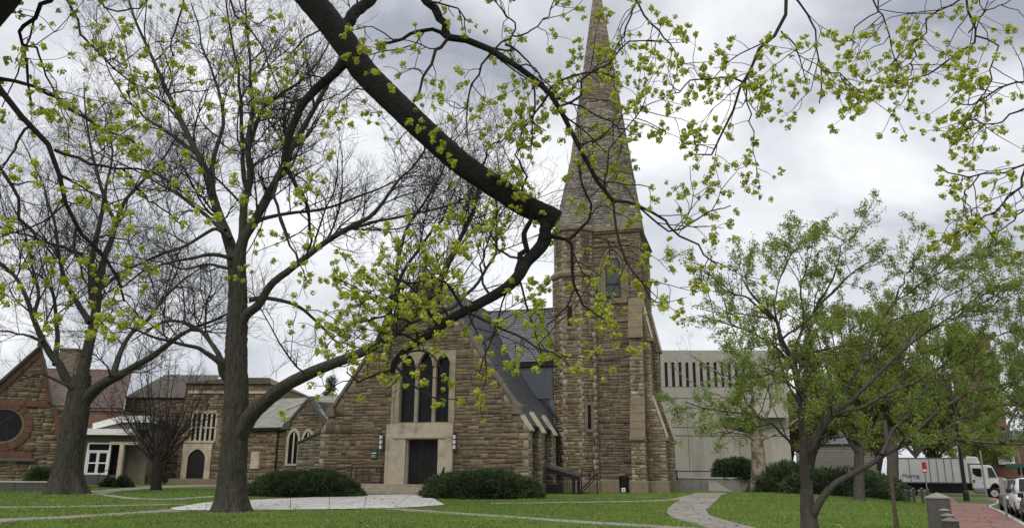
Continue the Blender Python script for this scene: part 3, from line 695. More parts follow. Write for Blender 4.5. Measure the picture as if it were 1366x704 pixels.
def path_sheet(name, left, right, m, dz=.014, n=40, cross=5, wob=.03, slab=0, cols=1):
    a = smooth_line([G(*p)[:2] for p in left], n); c_ = smooth_line([G(*p)[:2] for p in right], n)
    a += rng.normal(0, wob, a.shape); c_ += rng.normal(0, wob, c_.shape)
    def sheet(nm, r0, r1, f0, f1, dz, mm, parent=None, kind=None):
        k = max(2, int(round((r1 - r0) * 1.0)) + 1); tt = np.linspace(r0, r1, k); ii = np.minimum(tt.astype(int), n - 2); w = (tt - ii)[:, None]
        A_ = a[ii] * (1 - w) + a[ii + 1] * w; C_ = c_[ii] * (1 - w) + c_[ii + 1] * w; cr_ = max(2, int(round(cross * (f1 - f0))) + 1)
        f = np.linspace(f0, f1, cr_)[None, :, None]; xy = A_[:, None] * (1 - f) + C_[:, None] * f
        V = np.concatenate([xy, (ground_z(xy[..., 0], xy[..., 1]) + dz)[..., None]], -1).reshape(-1, 3)
        i, j = np.meshgrid(np.arange(k - 1), np.arange(cr_ - 1), indexing='ij'); q = i * cr_ + j
        return link(nm, mesh_np(nm, V, [np.stack([q, q + 1, q + cr_ + 1, q + cr_], -1).reshape(-1, 4)], mm, smooth=True), parent, kind)
    base = sheet(name, 0, n - 1, 0, 1, dz, 'joint' if slab else m, None, 'structure')
    if slab:
        mid = (a + c_) / 2; d = np.concatenate([[0], np.cumsum(np.linalg.norm(np.diff(mid, axis=0), axis=1))]); wid = np.linalg.norm(a - c_, axis=1)
        cuts = np.interp(np.arange(0, d[-1], slab), d, np.arange(n)); cuts = list(cuts) + [n - 1.0]
        for r0, r1 in zip(cuts[:-1], cuts[1:]):
            g = .014 / max(.05, (np.interp(r1, np.arange(n), d) - np.interp(r0, np.arange(n), d)) / (r1 - r0 + 1e-6)); W_ = np.interp((r0 + r1) / 2, np.arange(n), wid); nc = max(1, int(round(W_ / cols))) if cols > 1 else 1
            for q in range(nc):
                gf = .014 / max(W_, .3)
                if r1 - r0 > .1: sheet('paving_slab', r0 + g, r1 - g, q / nc + gf, (q + 1) / nc - gf, dz + .005 + random.uniform(0, .003), m, base)
    PATH_POLY.append(np.vstack([a, c_[::-1]]))
mat('joint', (.12, .115, .10), .95, .2, 5)
mat('path_grey', (.27, .25, .22), .9, .16, 1.5, .2, 30, spots=((.17, .155, .13), 2.2, .5, .8), rnd=.09)
mat('plaza_pale', (.56, .55, .53), .85, .1, 1.1, .12, 25, spots=((.40, .38, .34), .9, .5, .8), rnd=.06)
path_sheet('path', [(926, 657.5), (908, 666), (893, 677), (890, 684), (899, 691.5), (928, 700), (960, 709), (1030, 726), (1180, 775), (1330, 850)], [(971, 657.5), (957, 666.5), (945, 677), (944, 683), (952, 689), (979, 697), (1004, 703), (1080, 718), (1230, 760), (1420, 825)], 'path_grey', .018, 60, slab=1.5)
path_sheet('path', [(655, 670.5), (760, 669), (885, 666.2), (918, 660)], [(655, 672), (760, 670.6), (885, 668.2), (916, 664)], 'path_grey', .012)
path_sheet('path', [(518, 676.5), (600, 682.5), (680, 687.6), (790, 695), (905, 702), (990, 706)], [(510, 679), (595, 685), (680, 690.6), (790, 698.6), (905, 706.5), (985, 712)], 'path_grey', .010)
path_sheet('path', [(-700, 683), (-60, 676), (60, 675), (140, 673.6), (250, 671.5)], [(-700, 686), (-60, 678), (60, 677), (140, 675.4), (250, 673)], 'path_grey', .012)
path_sheet('path', [(-600, 722), (-60, 694), (40, 690), (120, 686), (190, 681.5), (245, 677.5)], [(-600, 732), (-60, 700), (40, 694.6), (120, 690), (190, 685.2), (262, 680.5)], 'path_grey', .010)
path_sheet('path', [(85, 653), (125, 654), (150, 652), (200, 648.4), (262, 646.4), (300, 646)], [(85, 657), (130, 660), (160, 655.2), (203, 651.4), (265, 648.6), (300, 648)], 'path_grey', .012)
path_sheet('path', [(130, 658), (180, 663.6), (230, 664.5), (285, 661), (345, 659)], [(140, 661.5), (180, 665.6), (230, 666.4), (285, 663), (345, 661)], 'path_grey', .010)
path_sheet('plaza', [(229, 677.5), (285, 669), (345, 666.3), (420, 663.2), (478, 660.5), (540, 660), (572, 663), (592, 672.5)], [(226, 680.5), (285, 681), (345, 680.3), (420, 679.5), (478, 678.7), (516, 678), (560, 676), (593, 673.5)], 'plaza_pale', .022, 60, 8, .015, slab=1.8, cols=2.0)
path_sheet('soil_bed', [(80, 655.5), (88, 657), (100, 659)], [(112, 655.5), (122, 657), (126, 659)], 'soil', .008, 8, 3)
# brick pavement along the street, with granite kerb
bm_ = bpy.data.materials.new('brick_paving'); bm_.use_nodes = True; n = bm_.node_tree; N = n.nodes; LK = n.links.new
b = N['Principled BSDF']; b.inputs['Roughness'].default_value = .9; t = N.new('ShaderNodeTexCoord')
mpp = N.new('ShaderNodeMapping'); mpp.inputs['Rotation'].default_value = (0, 0, ST_AZ); LK(t.outputs['Object'], mpp.inputs['Vector'])
bk = N.new('ShaderNodeTexBrick'); bk.inputs['Scale'].default_value = 4.8; bk.inputs['Mortar Size'].default_value = .012
bk.inputs['Color1'].default_value = (.25, .105, .085, 1); bk.inputs['Color2'].default_value = (.19, .08, .065, 1); bk.inputs['Mortar'].default_value = (.16, .12, .10, 1); LK(mpp.outputs[0], bk.inputs['Vector'])
c = mixc(tex(.7, 6, .4, .7), bk.outputs['Color'], (.25, .155, .135, 1)); LK(c, b.inputs['Base Color']); M['brick_paving'] = bm_
mat('brick_far', (.17, .09, .075), .9, .2, 2)
def sheet_sp(name, s0, s1, p0, p1, m, dz, ds=1.5, drop=0.0, kerbed=False):
    S_ = np.linspace(s0, s1, max(2, int((s1 - s0) / ds))); P_ = np.linspace(p0, p1, max(2, int((p1 - p0) / 1.2) + 1)); a, c_ = np.meshgrid(S_, P_, indexing='ij'); x, y = sp_xy(a, c_ + (pk(a) * (P_ - p0 + 1e-9) / (p1 - p0) if m == 'brick_paving' else pk(a) if kerbed else 0))
    V = np.stack([x, y, ground_z(x, y) + dz - drop], -1).reshape(-1, 3); k = len(P_); i, j = np.meshgrid(np.arange(len(S_) - 1), np.arange(k - 1), indexing='ij'); q = i * k + j
    link(name, mesh_np(name, V, [np.stack([q, q + k, q + k + 1, q + 1], -1).reshape(-1, 4)], m, smooth=True), None, 'structure')
sheet_sp('pavement', -35, S_END - 1.2, -2.35, -.16, 'brick_paving', .012)
sheet_sp('street', -60, S_END + 40, .06, 10.94, 'asphalt', .006, 1.5, .14, True)
sheet_sp('cross_street', S_END + .06, S_END + 11.94, -70, 60, 'asphalt', .010, 1.5, .14)
sheet_sp('pavement', S_END - 1.9, S_END - .16, -45, 1.8, 'path_grey', .008)
sheet_sp('grass_verge', S_END - 19, S_END - 2.4, -1.3, 1.3, 'lawn', .03)
sheet_sp('pavement', S_END + 12.1, S_END + 19, -60, 40, 'asphalt' if False else 'brick_far', .012)
for s0 in np.arange(-20, S_END, 2.0):
    x0, y0 = sp_xy(s0, pk(s0)); x1, y1 = sp_xy(s0 + 1.985, pk(s0 + 2))
    z0, z1 = float(ground_z(x0, y0)), float(ground_z(x1, y1)); n_ = np.array([*S_P, 0]) * .17
    a = np.array([x0, y0, z0 - .2]) - n_; c_ = np.array([x1, y1, z1 - .2]) - n_; up = np.array([0, 0, .225])
    k_ = MB().poly([a, a + n_, a + n_ + up, a + up, c_, c_ + n_, c_ + n_ + up, c_ + up], [(3, 2, 1, 0), (4, 5, 6, 7), (0, 1, 5, 4), (1, 2, 6, 5), (2, 3, 7, 6), (3, 0, 4, 7)]).build('kerb_stone', 'pale_concrete', bpy.data.objects['street'])
for p0 in np.arange(-40, 2, 2.0):
    x0, y0 = sp_xy(S_END, p0); x1, y1 = sp_xy(S_END, p0 + 1.985)
    z0, z1 = float(ground_z(x0, y0)), float(ground_z(x1, y1)); n_ = np.array([*S_D, 0]) * .17
    a = np.array([x0, y0, z0 - .2]) - n_; c_ = np.array([x1, y1, z1 - .2]) - n_; up = np.array([0, 0, .222])
    MB().poly([a, a + n_, a + n_ + up, a + up, c_, c_ + n_, c_ + n_ + up, c_ + up], [(0, 1, 2, 3), (7, 6, 5, 4), (4, 5, 1, 0), (5, 6, 2, 1), (6, 7, 3, 2), (7, 4, 0, 3)]).build('kerb_stone', 'pale_concrete', bpy.data.objects['cross_street'])
# grass
def inside(poly, x, y):
    c = np.zeros(len(x), bool); n = len(poly)
    for i in range(n):
        (x0, y0), (x1, y1) = poly[i], poly[(i + 1) % n]
        c ^= ((y0 > y) != (y1 > y)) & (x < (x1 - x0) * (y - y0) / (y1 - y0 + 1e-12) + x0)
    return c
def grass_field(name, n, m):
    Y = 22 + 32 * rng.random(n) ** 1.4; X = Y * (rng.random(n) * 1.5 - .78)
    s, p = xy_sp(X, Y); k = (p < -2.6)
    for q in PATH_POLY: k &= ~inside(q, X, Y)
    a = (X + 4.94) * CH.U[0] + (Y - 47) * CH.U[1]; v_ = (X + 4.94) * CH.V[0] + (Y - 47) * CH.V[1]
    k &= ~((v_ > -.1) & (a > -7) & (a < 13))
    k &= ~((v_ > -2.8) & (a > -4.8) & (a < 2.3))
    pat = sum(np.sin(X * a_ + Y * b_ + c0) for a_, b_, c0 in ((.9, .5, 1), (-.4, 1.3, 2), (1.9, -.8, .3), (.3, -2.1, 4), (2.7, 1.9, 5)))
    k &= rng.random(len(X)) < np.clip(.78 + .14 * pat, .25, 1)
    for tx, ty, tr in BARE: k &= ((X - tx) ** 2 + (Y - ty) ** 2) > (tr * rng.uniform(.75, 1.15, len(X))) ** 2
    X, Y, pat = X[k], Y[k], pat[k]; n = len(X); Z = ground_z(X, Y)
    h = rng.uniform(.03, .085, n) * (1 + .18 * pat); w = rng.uniform(.012, .03, n); th = rng.random(n) * pi; ln_ = rng.normal(0, .035, (n, 2))
    b0 = np.stack([X - np.cos(th) * w, Y - np.sin(th) * w, Z - .01], -1); b1 = np.stack([X + np.cos(th) * w, Y + np.sin(th) * w, Z - .01], -1); tp = np.stack([X + ln_[:, 0], Y + ln_[:, 1], Z + h], -1)
    V = np.stack([b0, b1, tp], 1).reshape(-1, 3); F_ = np.arange(3 * n).reshape(-1, 3)
    g1 = np.array([(.155, .24, .044), (.172, .262, .05), (.20, .255, .068), (.135, .215, .038)]); tn = g1[rng.integers(0, 4, n)] * rng.uniform(.88, 1.12, (n, 1)) * (1 + .07 * pat)[:, None]
    link(name, mesh_np(name, V, [F_], m, [tn]), None, 'stuff')
mat('grass_blade', (.07, .11, .025), .8, 0, attr=True, trans=.25)
BARE = [(*G(308, 681)[:2], 1.25), (*G(88, 658)[:2], 1.7), (*G(209, 654)[:2], .8), (*G(1146, 667)[:2], .9), (*G(1192, 663)[:2], 1.1), (*P(408, 660, 42.3)[:2], 2.6), (*P(649, 662, 42.0)[:2], 2.6)]
for bx, by, br_ in BARE:
    a_ = np.linspace(0, 2 * pi, 28, endpoint=False); rr_ = br_ * (1 + .16 * np.sin(3 * a_ + bx) + .1 * np.sin(7 * a_ + by)); xx = np.append(bx + rr_ * np.cos(a_), bx); yy = np.append(by + rr_ * np.sin(a_), by)
    link('soil_ring', mesh_np('soil_ring', np.stack([xx, yy, ground_z(xx, yy) + .007], -1), [np.array([(i, (i + 1) % 28, 28) for i in range(28)])], 'soil_bare', smooth=True), None, 'structure')
grass_field('grass', 300000, 'grass_blade')
nl = 2600; Y = 24 + 26 * rng.random(nl) ** 1.3; X = Y * (rng.random(nl) * 1.4 - .75); s_, p_ = xy_sp(X, Y); k = p_ < 0
X, Y = X[k], Y[k]; nl = len(X); Z = ground_z(X, Y) + .035; th = rng.random(nl) * 6.3; L_ = rng.uniform(.03, .075, nl)
c4 = [np.stack([X + L_ * np.cos(th + q), Y + L_ * np.sin(th + q), Z + rng.uniform(0, .035, nl)], -1) for q in (0, 1.2, 3.1, 4.4)]
tn = np.array([(.17, .12, .06), (.22, .24, .07), (.13, .09, .055), (.22, .18, .10)])[rng.integers(0, 4, nl)]
link('leaf_litter', mesh_np('leaf_litter', np.stack(c4, 1).reshape(-1, 3), [np.arange(4 * nl).reshape(-1, 4)], 'litter', [tn]), None, 'stuff')

# ================================================================== other buildings
ms2 = Masonry()
# --- hall with the round window, far left
z_t = .95
RH = Frame((*P(26, 640, 50)[:2], z_t), -27)
hall = thing('round_window_hall', 'low brown stone hall with a round red framed window and gable at the far left', 'building', RH.o)
ul = RH.px(-40, 600)[0]; ur = RH.px(88, 600)[0]; zg = RH.px(26, 463)[1]; ze = RH.px(100, 540)[1]
gl_, gr_ = RH.px(-18, 520)[0], RH.px(70, 520)[0]
w0 = MB().front(RH, [(ul - 8, -1), (ur, -1), (ur, ze), (ul - 8, ze)], 0, 10).front(RH, [(gl_, ze), (gr_, ze), (0, zg)], 0, .6).build('hall_wall', 'mortar', hall)
rc = RH.px(5, 567); rr = 1.0
ms2.panel(w0, RH.p(0, 0, 0), RH.U, RH.Z, [(ul - 8, -.4), (ur, -.4), (ur, ze), (ul - 8, ze)], [('round', rc[0], 0, rc[1] - rr * 1.55, 0, rc[1] + rr * 1.55)], rows=(.34, .56), widths=(.35, .85), pal=RUBBLE, jit=.03, )
ms2.panel(w0, RH.p(0, 0, 0), RH.U, RH.Z, [(gl_, ze), (gr_, ze), (0, zg)], rows=(.32, .5), widths=(.3, .8), pal=RUBBLE, jit=.03)
for k in range(20):
    a0, a1 = k * pi / 10 + .012, (k + 1) * pi / 10 - .012
    MB().front(RH, [(rc[0] + r * sin(a), rc[1] + r * cos(a)) for r, a in ((rr * 1.08, a0), (rr * 1.08, a1), (rr * 1.55, a1), (rr * 1.55, a0))], -.09, .2).build('voussoir', 'redstone', hall)
rg_ = MB()
for k in range(24):
    a0, a1 = k * pi / 12, (k + 1) * pi / 12; rg_.front(RH, [(rc[0] + r * sin(a), rc[1] + r * cos(a)) for r, a in ((rr * .97, a0), (rr * .97, a1), (rr * 1.1, a1), (rr * 1.1, a0))], -.05, .2)
rg_ = rg_.build('round_window', 'buff', hall)
MB().front(RH, [(rc[0] + rr * sin(a), rc[1] + rr * cos(a)) for a in np.linspace(0, 2 * pi, 25)[:-1]], -.025, .03).build('pane', 'leaded', rg_)
MB().box(RH, rc[0] - rr * 1.75, rc[0] + rr * 1.75, -.1, .1, rc[1] - rr * 1.95, rc[1] - rr * 1.55).build('red_panel', 'redstone', hall)
MB().box(RH, rc[0] - rr * 1.95, rc[0] + rr * 1.95, -.22, .1, rc[1] - rr * 2.12, rc[1] - rr * 1.95).build('sill', 'slate_plain' if 'slate_plain' in M else 'granite', hall)
for (a, b_) in ((-1, gl_), (1, gr_)):
    MB().front(RH, [(b_ * 1.06, ze - .05), (0, zg + .1), (0, zg - .45), (b_ * .88, ze - .05)], -.1, .1).build('gable_band', 'redstone', hall)
    MB().front(RH, [(b_ * 1.1, ze - .1), (0, zg + .12), (0, zg + .32), (b_ * 1.16, ze - .02)], -.25, .6).build('gable_coping', 'iron' if False else 'slate_edge' if 'slate_edge' in M else 'granite', hall)
MB().box(RH, ul - 2, gr_ * 1.02, -.1, .1, ze - .2, ze + .15).build('string_course', 'redstone', hall)
MB().front(RH, [(RH.px(76, 545)[0], RH.px(76, 545)[1]), (RH.px(84, 575)[0], RH.px(84, 575)[1] - .1), (RH.px(84, 590)[0], 2.0), (RH.px(78, 590)[0], 2.0), (RH.px(70, 545)[0], RH.px(70, 545)[1])], -.08, .1).build('red_buttress_band', 'redstone', hall)
MB().front(RH, [(-.22, zg + .2), (.22, zg + .2), (.12, zg + .9), (-.12, zg + .9)], -.2, .3).build('finial', 'redstone', hall)
rr1 = MB().extr([RH.p(ul - 8, .3, ze), RH.p(ul - 8, 5, ze + 1.5), RH.p(ul - 8, 10, ze)], RH.U * (ur - ul + 7.9)).build('roof', 'coping', hall)
MB().extr([RH.p(gl_, .2, ze), RH.p(gr_, .2, ze), RH.p(0, .2, zg)], RH.V * 6).build('gable_roof', 'granite', hall)
ms2.panel(w0, RH.p(ur, 0, 0), RH.V, RH.Z, [(0, -.4), (10, -.4), (10, ze), (0, ze)], rows=(.34, .56), widths=(.35, .85), pal=RUBBLE, jit=.03)
ms2.finish(300)
# terrace wall in front of it: pale coping and dark granite blocks
tw0 = G(-25, 655)
TW = Frame((tw0[0], tw0[1], tw0[2]), -4)
tw = thing('terrace_wall', 'low dark granite terrace wall in front of the round window hall', 'wall', TW.o)
u = -6.0; ue = TW.px(78, 650)[0]
while u < ue:
    w = random.uniform(1.6, 2.4); MB().box(TW, u + .01, min(u + w, ue) - .01, 0, .4, -.3, .48).build('granite_block', 'granite', tw, bevel=.02); u += w
MB().box(TW, -6, ue, -.03, .5, .485, .56).build('coping', 'pale_concrete', tw)
MB().extr([TW.p(-12, .4, .49), TW.p(ue - .1, .4, .49), TW.p(TW.px(72, 650, 9)[0], 9, .55), TW.p(-12, 9, .55)], (0, 0, -1.2)).build('terrace_bed', 'lawn', tw)

# --- brick gable roof and chimney behind it
BG = Frame((*P(100, 545, 68)[:2], .4), -8)
bh = thing('brick_back_building', 'reddish brown gabled building with a square chimney behind the left elm', 'building', BG.o)
a, b_ = BG.px(20, 545), BG.px(165, 545); zt = BG.px(60, 492)[1]
MB().box(BG, a[0], b_[0], 0, 9, -.5, a[1]).build('building_wall', 'brick_wall', bh)
slr = MB().extr([BG.p(a[0], -.2, a[1]), BG.p(b_[0], -.2, a[1]), BG.p(BG.px(150, 540)[0], 4, zt + .35), BG.p(a[0], 4, zt + .35)], (0, 0, .2)).build('roof', 'redstone', bh)
slate_cover('roof_tiles', slr, BG.p(a[0], -.25, a[1] + .2), BG.U, (BG.p(a[0], 4, zt + .55) - BG.p(a[0], -.25, a[1] + .2)) / np.linalg.norm(BG.p(a[0], 4, zt + .55) - BG.p(a[0], -.25, a[1] + .2)), [(0, 0), (b_[0] - a[0], 0), (b_[0] - a[0] - 1, 5.4), (0, 5.4)], cols=[(.11, .075, .06), (.10, .068, .056), (.125, .083, .066)], row=.28, wid=.36)
c0, c1 = BG.px(82, 470, 4)[0], BG.px(104, 470, 4)[0]; zc = BG.px(92, 467, 4)[1]
MB().box(BG, c0, c1, 3.6, 4.8, a[1], zc).box(BG, c0 - .1, c1 + .1, 3.5, 4.9, zc, zc + .15).build('chimney', 'coping', bh)

# --- glass entrance between the halls
GE = Frame((*P(140, 645, 66)[:2], .35), -4)
ge = thing('glass_entrance', 'white framed glass entrance with flat white fascia left of the small bare tree', 'building', GE.o)
X = lambda x, y=632: GE.px(x, y, 1.3)[0]
Z = lambda x, y: GE.px(x, y)[1]
zf = Z(140, 633); zd = Z(140, 601); zt = Z(140, 591)
MB().box(GE, X(100), X(186), 2.5, 9, -1, Z(140, 560)).build('back_wall', 'coping', ge)
MB().box(GE, X(100), X(163), 1.0, 2.5, -1, zf).build('threshold_block', 'granite', ge)
for i in range(5):
    MB().box(GE, X(100), X(148), -1.0 + .36 * i, 1.0, -.5, zf * (i + 1) / 5 - .02).build('step', 'granite', ge)
MB().box(GE, X(96), X(172), .6, 6, Z(140, 579), Z(140, 571)).build('fascia', 'white_paint', ge)
MB().front(GE, [(X(100), Z(140, 571)), (X(186), Z(140, 571)), (X(186), Z(140, 553)), (X(150), Z(140, 553))], 1.8, 6).build('upper_wall', 'coping', ge)
MB().front(GE, [(X(112), Z(140, 563)), (X(150), Z(140, 552)), (X(188), Z(140, 552)), (X(188), Z(140, 561)), (X(152), Z(140, 561)), (X(113), Z(140, 571))], 1.6, 4).build('upper_fascia', 'white_paint', ge)
MB().box(GE, X(100), X(180), 1.4, 1.6, zt + .05, Z(140, 579)).build('soffit_wall', 'coping', ge)
df = MB()
for x in (X(112.5), X(142)): df.box(GE, x - .07, x + .07, 1.3, 1.5, zf, zt + .05)
df.box(GE, X(112), X(142.5), 1.3, 1.5, zt - .02, zt + .1).box(GE, X(112), X(142.5), 1.29, 1.49, zd - .03, zd + .08)
df = df.build('door_frame', 'white_paint', ge)
xm = (X(113) + X(141.5)) / 2
for a_, b2 in ((X(113) + .06, xm - .01), (xm + .01, X(141.5) - .05)):
    lf = MB().box(GE, a_, a_ + .1, 1.32, 1.4, zf + .02, zd - .03).box(GE, b2 - .1, b2, 1.32, 1.4, zf + .02, zd - .03).box(GE, a_ + .1, b2 - .1, 1.325, 1.4, zf + .02, zf + .16).box(GE, a_ + .1, b2 - .1, 1.325, 1.4, zd - .14, zd - .03).box(GE, a_ + .1, b2 - .1, 1.325, 1.4, (zf + zd) / 2 - .05, (zf + zd) / 2 + .05).build('glass_door', 'white_paint', ge)
    MB().box(GE, a_ + .08, b2 - .08, 1.38, 1.39, zf + .1, zd - .1).build('pane', 'glass', lf)
MB().box(GE, X(113), X(142), 1.4, 1.42, zd + .08, zt).build('transom_pane', 'glass', df)
MB().box(GE, X(143), X(157), 1.8, 2.0, zf, zt).build('side_glazing', 'glass', ge)
MB().box(GE, X(157.5), X(163), .9, 1.3, -.3, Z(140, 590)).build('pillar', 'limestone', ge)
MB().box(GE, X(143), X(180), 1.0, 1.4, Z(140, 592), Z(140, 588)).build('beam', 'limestone', ge)
t = thing('entrance_railing', 'thin dark railing on the steps of the glass entrance', 'railing', GE.p(X(148), -.8, 0))
for v in (-1.0, .7): MB().tube([GE.p(X(148), v, -.2), GE.p(X(148), v, .55 + .35 * (v > 0) + .35)], .03, 6).build('rail_post', 'iron', t)
MB().tube([GE.p(X(148), -1, .9), GE.p(X(148), .7, 1.25), GE.p(X(148), 1.2, 1.25)], .03, 6).build('handrail', 'iron', t)

# --- stone hall with the arched door
ms3 = Masonry()
AH = Frame((*P(264, 637, 72)[:2], P(264, 637.5, 72)[2]), 2)
ah = thing('arched_door_hall', 'large brown stone hall with pointed arched door and tall mullioned window', 'building', AH.o)
X = lambda x, y=610, v=0: AH.px(x, y, v)[0]
Z = lambda y, x=264, v=0: AH.px(x, y, v)[1]
aw = MB().box(AH, X(150), X(238), 1.0, 1.6, -2, Z(530)).box(AH, X(238), X(352), 0, 13, -2, Z(512)).box(AH, X(150), X(352), 1.6, 14, -2, Z(530)).build('hall_wall', 'mortar', ah)
ms3.panel(aw, AH.p(0, 0, 0), AH.U, AH.Z, [(X(238), -1.2), (X(352), -1.2), (X(352), Z(512)), (X(238), Z(512))], [('rect', X(263), 1.35, -.05, 3.1, 3.1), ('rect', X(267), 1.45, Z(590), Z(550), Z(550))], rows=(.36, .58), widths=(.4, 1.0), pal=RUBBLE, jit=.03)
ms3.panel(aw, AH.p(0, 1.0, 0), AH.U, AH.Z, [(X(150), -1.2), (X(238), -1.2), (X(238), Z(530)), (X(150), Z(530))], [('rect', X(198, 610, 1), .5, Z(625, v=1), Z(598, v=1), Z(598, v=1))], rows=(.36, .58), widths=(.4, 1.0), pal=RUBBLE, jit=.03)
for y in (523,): MB().box(AH, X(242), X(352), -.12, .1, Z(y) - .1, Z(y) + .12).build('string_course', 'limestone', ah)
rf2 = MB().extr([AH.p(X(150), .8, Z(530)), AH.p(X(150), 7, Z(505, v=7)), AH.p(X(150), 13, Z(530))], AH.U * (X(238) - X(150))).build('roof', 'brick_wall', ah)
slate_cover('roof_tiles', rf2, AH.p(X(150), .7, Z(530) + .05), AH.U, (AH.p(0, 7, Z(505, v=7)) - AH.p(0, .8, Z(530))) / np.linalg.norm(AH.p(0, 7, Z(505, v=7)) - AH.p(0, .8, Z(530))), [(0, 0), (X(238) - X(150), 0), (X(238) - X(150), 7.8), (0, 7.8)], cols=[(.11, .085, .065), (.10, .078, .06), (.12, .09, .07)], row=.3, wid=.4)
zr3 = Z(503, v=6); ra, rb = X(262), X(318)
e_ = [AH.p(X(236), -.2, Z(512)), AH.p(X(354), -.2, Z(512)), AH.p(X(354), 13.2, Z(512)), AH.p(X(236), 13.2, Z(512)), AH.p(ra, 6.5, zr3), AH.p(rb, 6.5, zr3)]
rf3 = MB().poly(e_, [(0, 1, 5, 4), (1, 2, 5), (2, 3, 4, 5), (3, 0, 4), (3, 2, 1, 0)]).build('roof', 'brick_wall', ah)
bv3 = AH.p(0, 6.5, zr3) - AH.p(0, -.2, Z(512)); l3 = np.linalg.norm(bv3)
slate_cover('roof_tiles', rf3, AH.p(X(236), -.22, Z(512) + .03), AH.U, bv3 / l3, [(0, 0), (X(354) - X(236), 0), (rb - X(236), l3), (ra - X(236), l3)], cols=[(.11, .105, .075), (.12, .11, .08), (.105, .095, .07)], row=.3, wid=.4)
ds = MB(); dw = .78; du = X(263)
pts = lancet_head(ds, AH, du, dw, 1.75, 2.5, 3.05, du - 1.3, du + 1.3, -.15, .3)
ds.box(AH, du - 1.3, du - dw, -.15, .3, -.1, 1.75).box(AH, du + dw, du + 1.3, -.15, .3, -.1, 1.75).box(AH, du - 1.45, du + 1.45, -.22, .3, 3.05, 3.25)
ds.build('door_surround', 'limestone', ah)
MB().box(AH, du - dw, du + dw, -.04, .01, 0, 2.55).build('door', 'darkdoor', ah)
wn_ = MB(); u0, u1 = X(251), X(284); z0, z1 = Z(589), Z(551)
for k in range(6):
    x = u0 + (u1 - u0) * k / 5; wn_.box(AH, x - .09, x + .09, -.06, .3, z0, z1)
wn_.box(AH, u0, u1, -.1, .3, z0 - .25, z0).box(AH, u0, u1, -.08, .3, z1, z1 + .25).box(AH, u0, u1, -.05, .3, (z0 + z1) / 2 - .05, (z0 + z1) / 2 + .05)
wn_ = wn_.build('mullioned_window', 'limestone', ah)
for k in range(5):
    x = u0 + (u1 - u0) * k / 5; MB().box(AH, x + .09, x + (u1 - u0) / 5 - .09, -.02, .01, z0, z1).build('pane', 'glass', wn_)
sw = MB(); c_ = X(198, 612, 1); sw.box(AH, c_ - .45, c_ + .45, .9, 1.3, Z(625, v=1), Z(600, v=1)).build('blind_window', 'limestone', ah)
MB().box(AH, X(240), X(352), -1.8, 0, -1.5, -.02).build('door_terrace', 'buff', ah)
MB().box(AH, X(232), X(240), -1.8, 0, -1.5, -.35).build('terrace_step', 'buff', ah)
MB().box(AH, X(243), X(250), -.05, .05, 2.0 - 1.0, 1.75).build('wall_lamp', 'iron', ah)
baluster_rail('hall_ramp_railing', 'thin black ramp railing behind the small bare tree, left of the arched door', 'thin rails near the arched door', [AH.p(X(192), -3.6, -.95), AH.p(X(222), -3.2, -.85), AH.p(X(234), -2.4, -.6)], 0, 1.0, 1.2)
baluster_rail('hall_step_railing', 'short black step railing just left of the arched door', 'thin rails near the arched door', [AH.p(X(236), -1.9, -.5), AH.p(X(248), -.9, -.0)], 0, 1.1, 1.0)

# --- chapel with pale tiled roof
CP = Frame((*P(405, 642, 60)[:2], P(405, 640, 60)[2]), 24)
cp = thing('side_chapel', 'stone chapel with pale tiled roof and lancet windows, between elm and church', 'chapel', CP.o)
X = lambda x, y=600, v=0: CP.px(x, y, v)[0]
Z = lambda y, x=405, v=0: CP.px(x, y, v)[1]
ga, gb = X(383, 565), X(436, 565); zr = Z(534); zee = Z(567); gm_ = X(412, 534)
wl = MB().front(CP, [(ga, -1), (gb, -1), (gb, zee - .2), (gm_, zr), (ga, zee)], 0, .5).build('chapel_wall', 'mortar', cp)
W1 = ('lancet', X(391), .42, Z(618), Z(585), Z(574)); W2 = ('lancet', X(410), .42, Z(592), Z(588), Z(575))
ms3.panel(wl, CP.p(0, 0, 0), CP.U, CP.Z, [(ga, -1), (gb, -1), (gb, zee - .2), (gm_, zr), (ga, zee)], [('lancet', W1[1], .62, W1[3], W1[4], W1[5] + .3), ('lancet', W2[1], .62, W2[3], W2[4], W2[5] + .3)], rows=(.34, .55), widths=(.35, .8), pal=RUBBLE, jit=.035)
for (_, u, w, z0, zs, zt) in (W1, W2):
    fm = MB(); hd = [(u + w * s, zs + (zt - zs) * (1 - abs(s) ** 1.6) ** .62) for s in np.linspace(-1, 1, 13)]
    fm.strip(CP, [(u - w, z0)] + hd + [(u + w, z0)], .2, -.06, .2).box(CP, u - .07, u + .07, -.02, .2, z0, zt - .1).box(CP, u - w - .2, u + w + .2, -.1, .1, z0 - .15, z0)
    fm = fm.build('lancet_window', 'limestone', cp)
    for s in (-1, 1):
        MB().box(CP, u + (.07 if s > 0 else -w), u + (w if s > 0 else -.07), -.015, .01, z0, zt - .12).build('pane', 'glass', fm)
Fp = CP.sub(0, 0, 0)
uL = X(300, 600, 1.2)
fw = MB().box(CP, uL, ga, 1.2, 1.7, -1, zee - .05).build('side_wall', 'mortar', cp)
ms3.panel(fw, CP.p(0, 1.2, 0), CP.U, CP.Z, [(uL, -1), (ga, -1), (ga, zee - .05), (uL, zee - .05)], [('rect', X(341, 610, 1.2), .5, Z(625, v=1.2), Z(600, v=1.2), Z(600, v=1.2))], rows=(.38, .6), widths=(.4, 1.1), pal=RUBBLE, jit=.035)
MB().box(CP, X(341, 610, 1.2) - .42, X(341, 610, 1.2) + .42, 1.12, 1.3, Z(625, v=1.2), Z(602, v=1.2)).build('blind_window', 'limestone', cp)
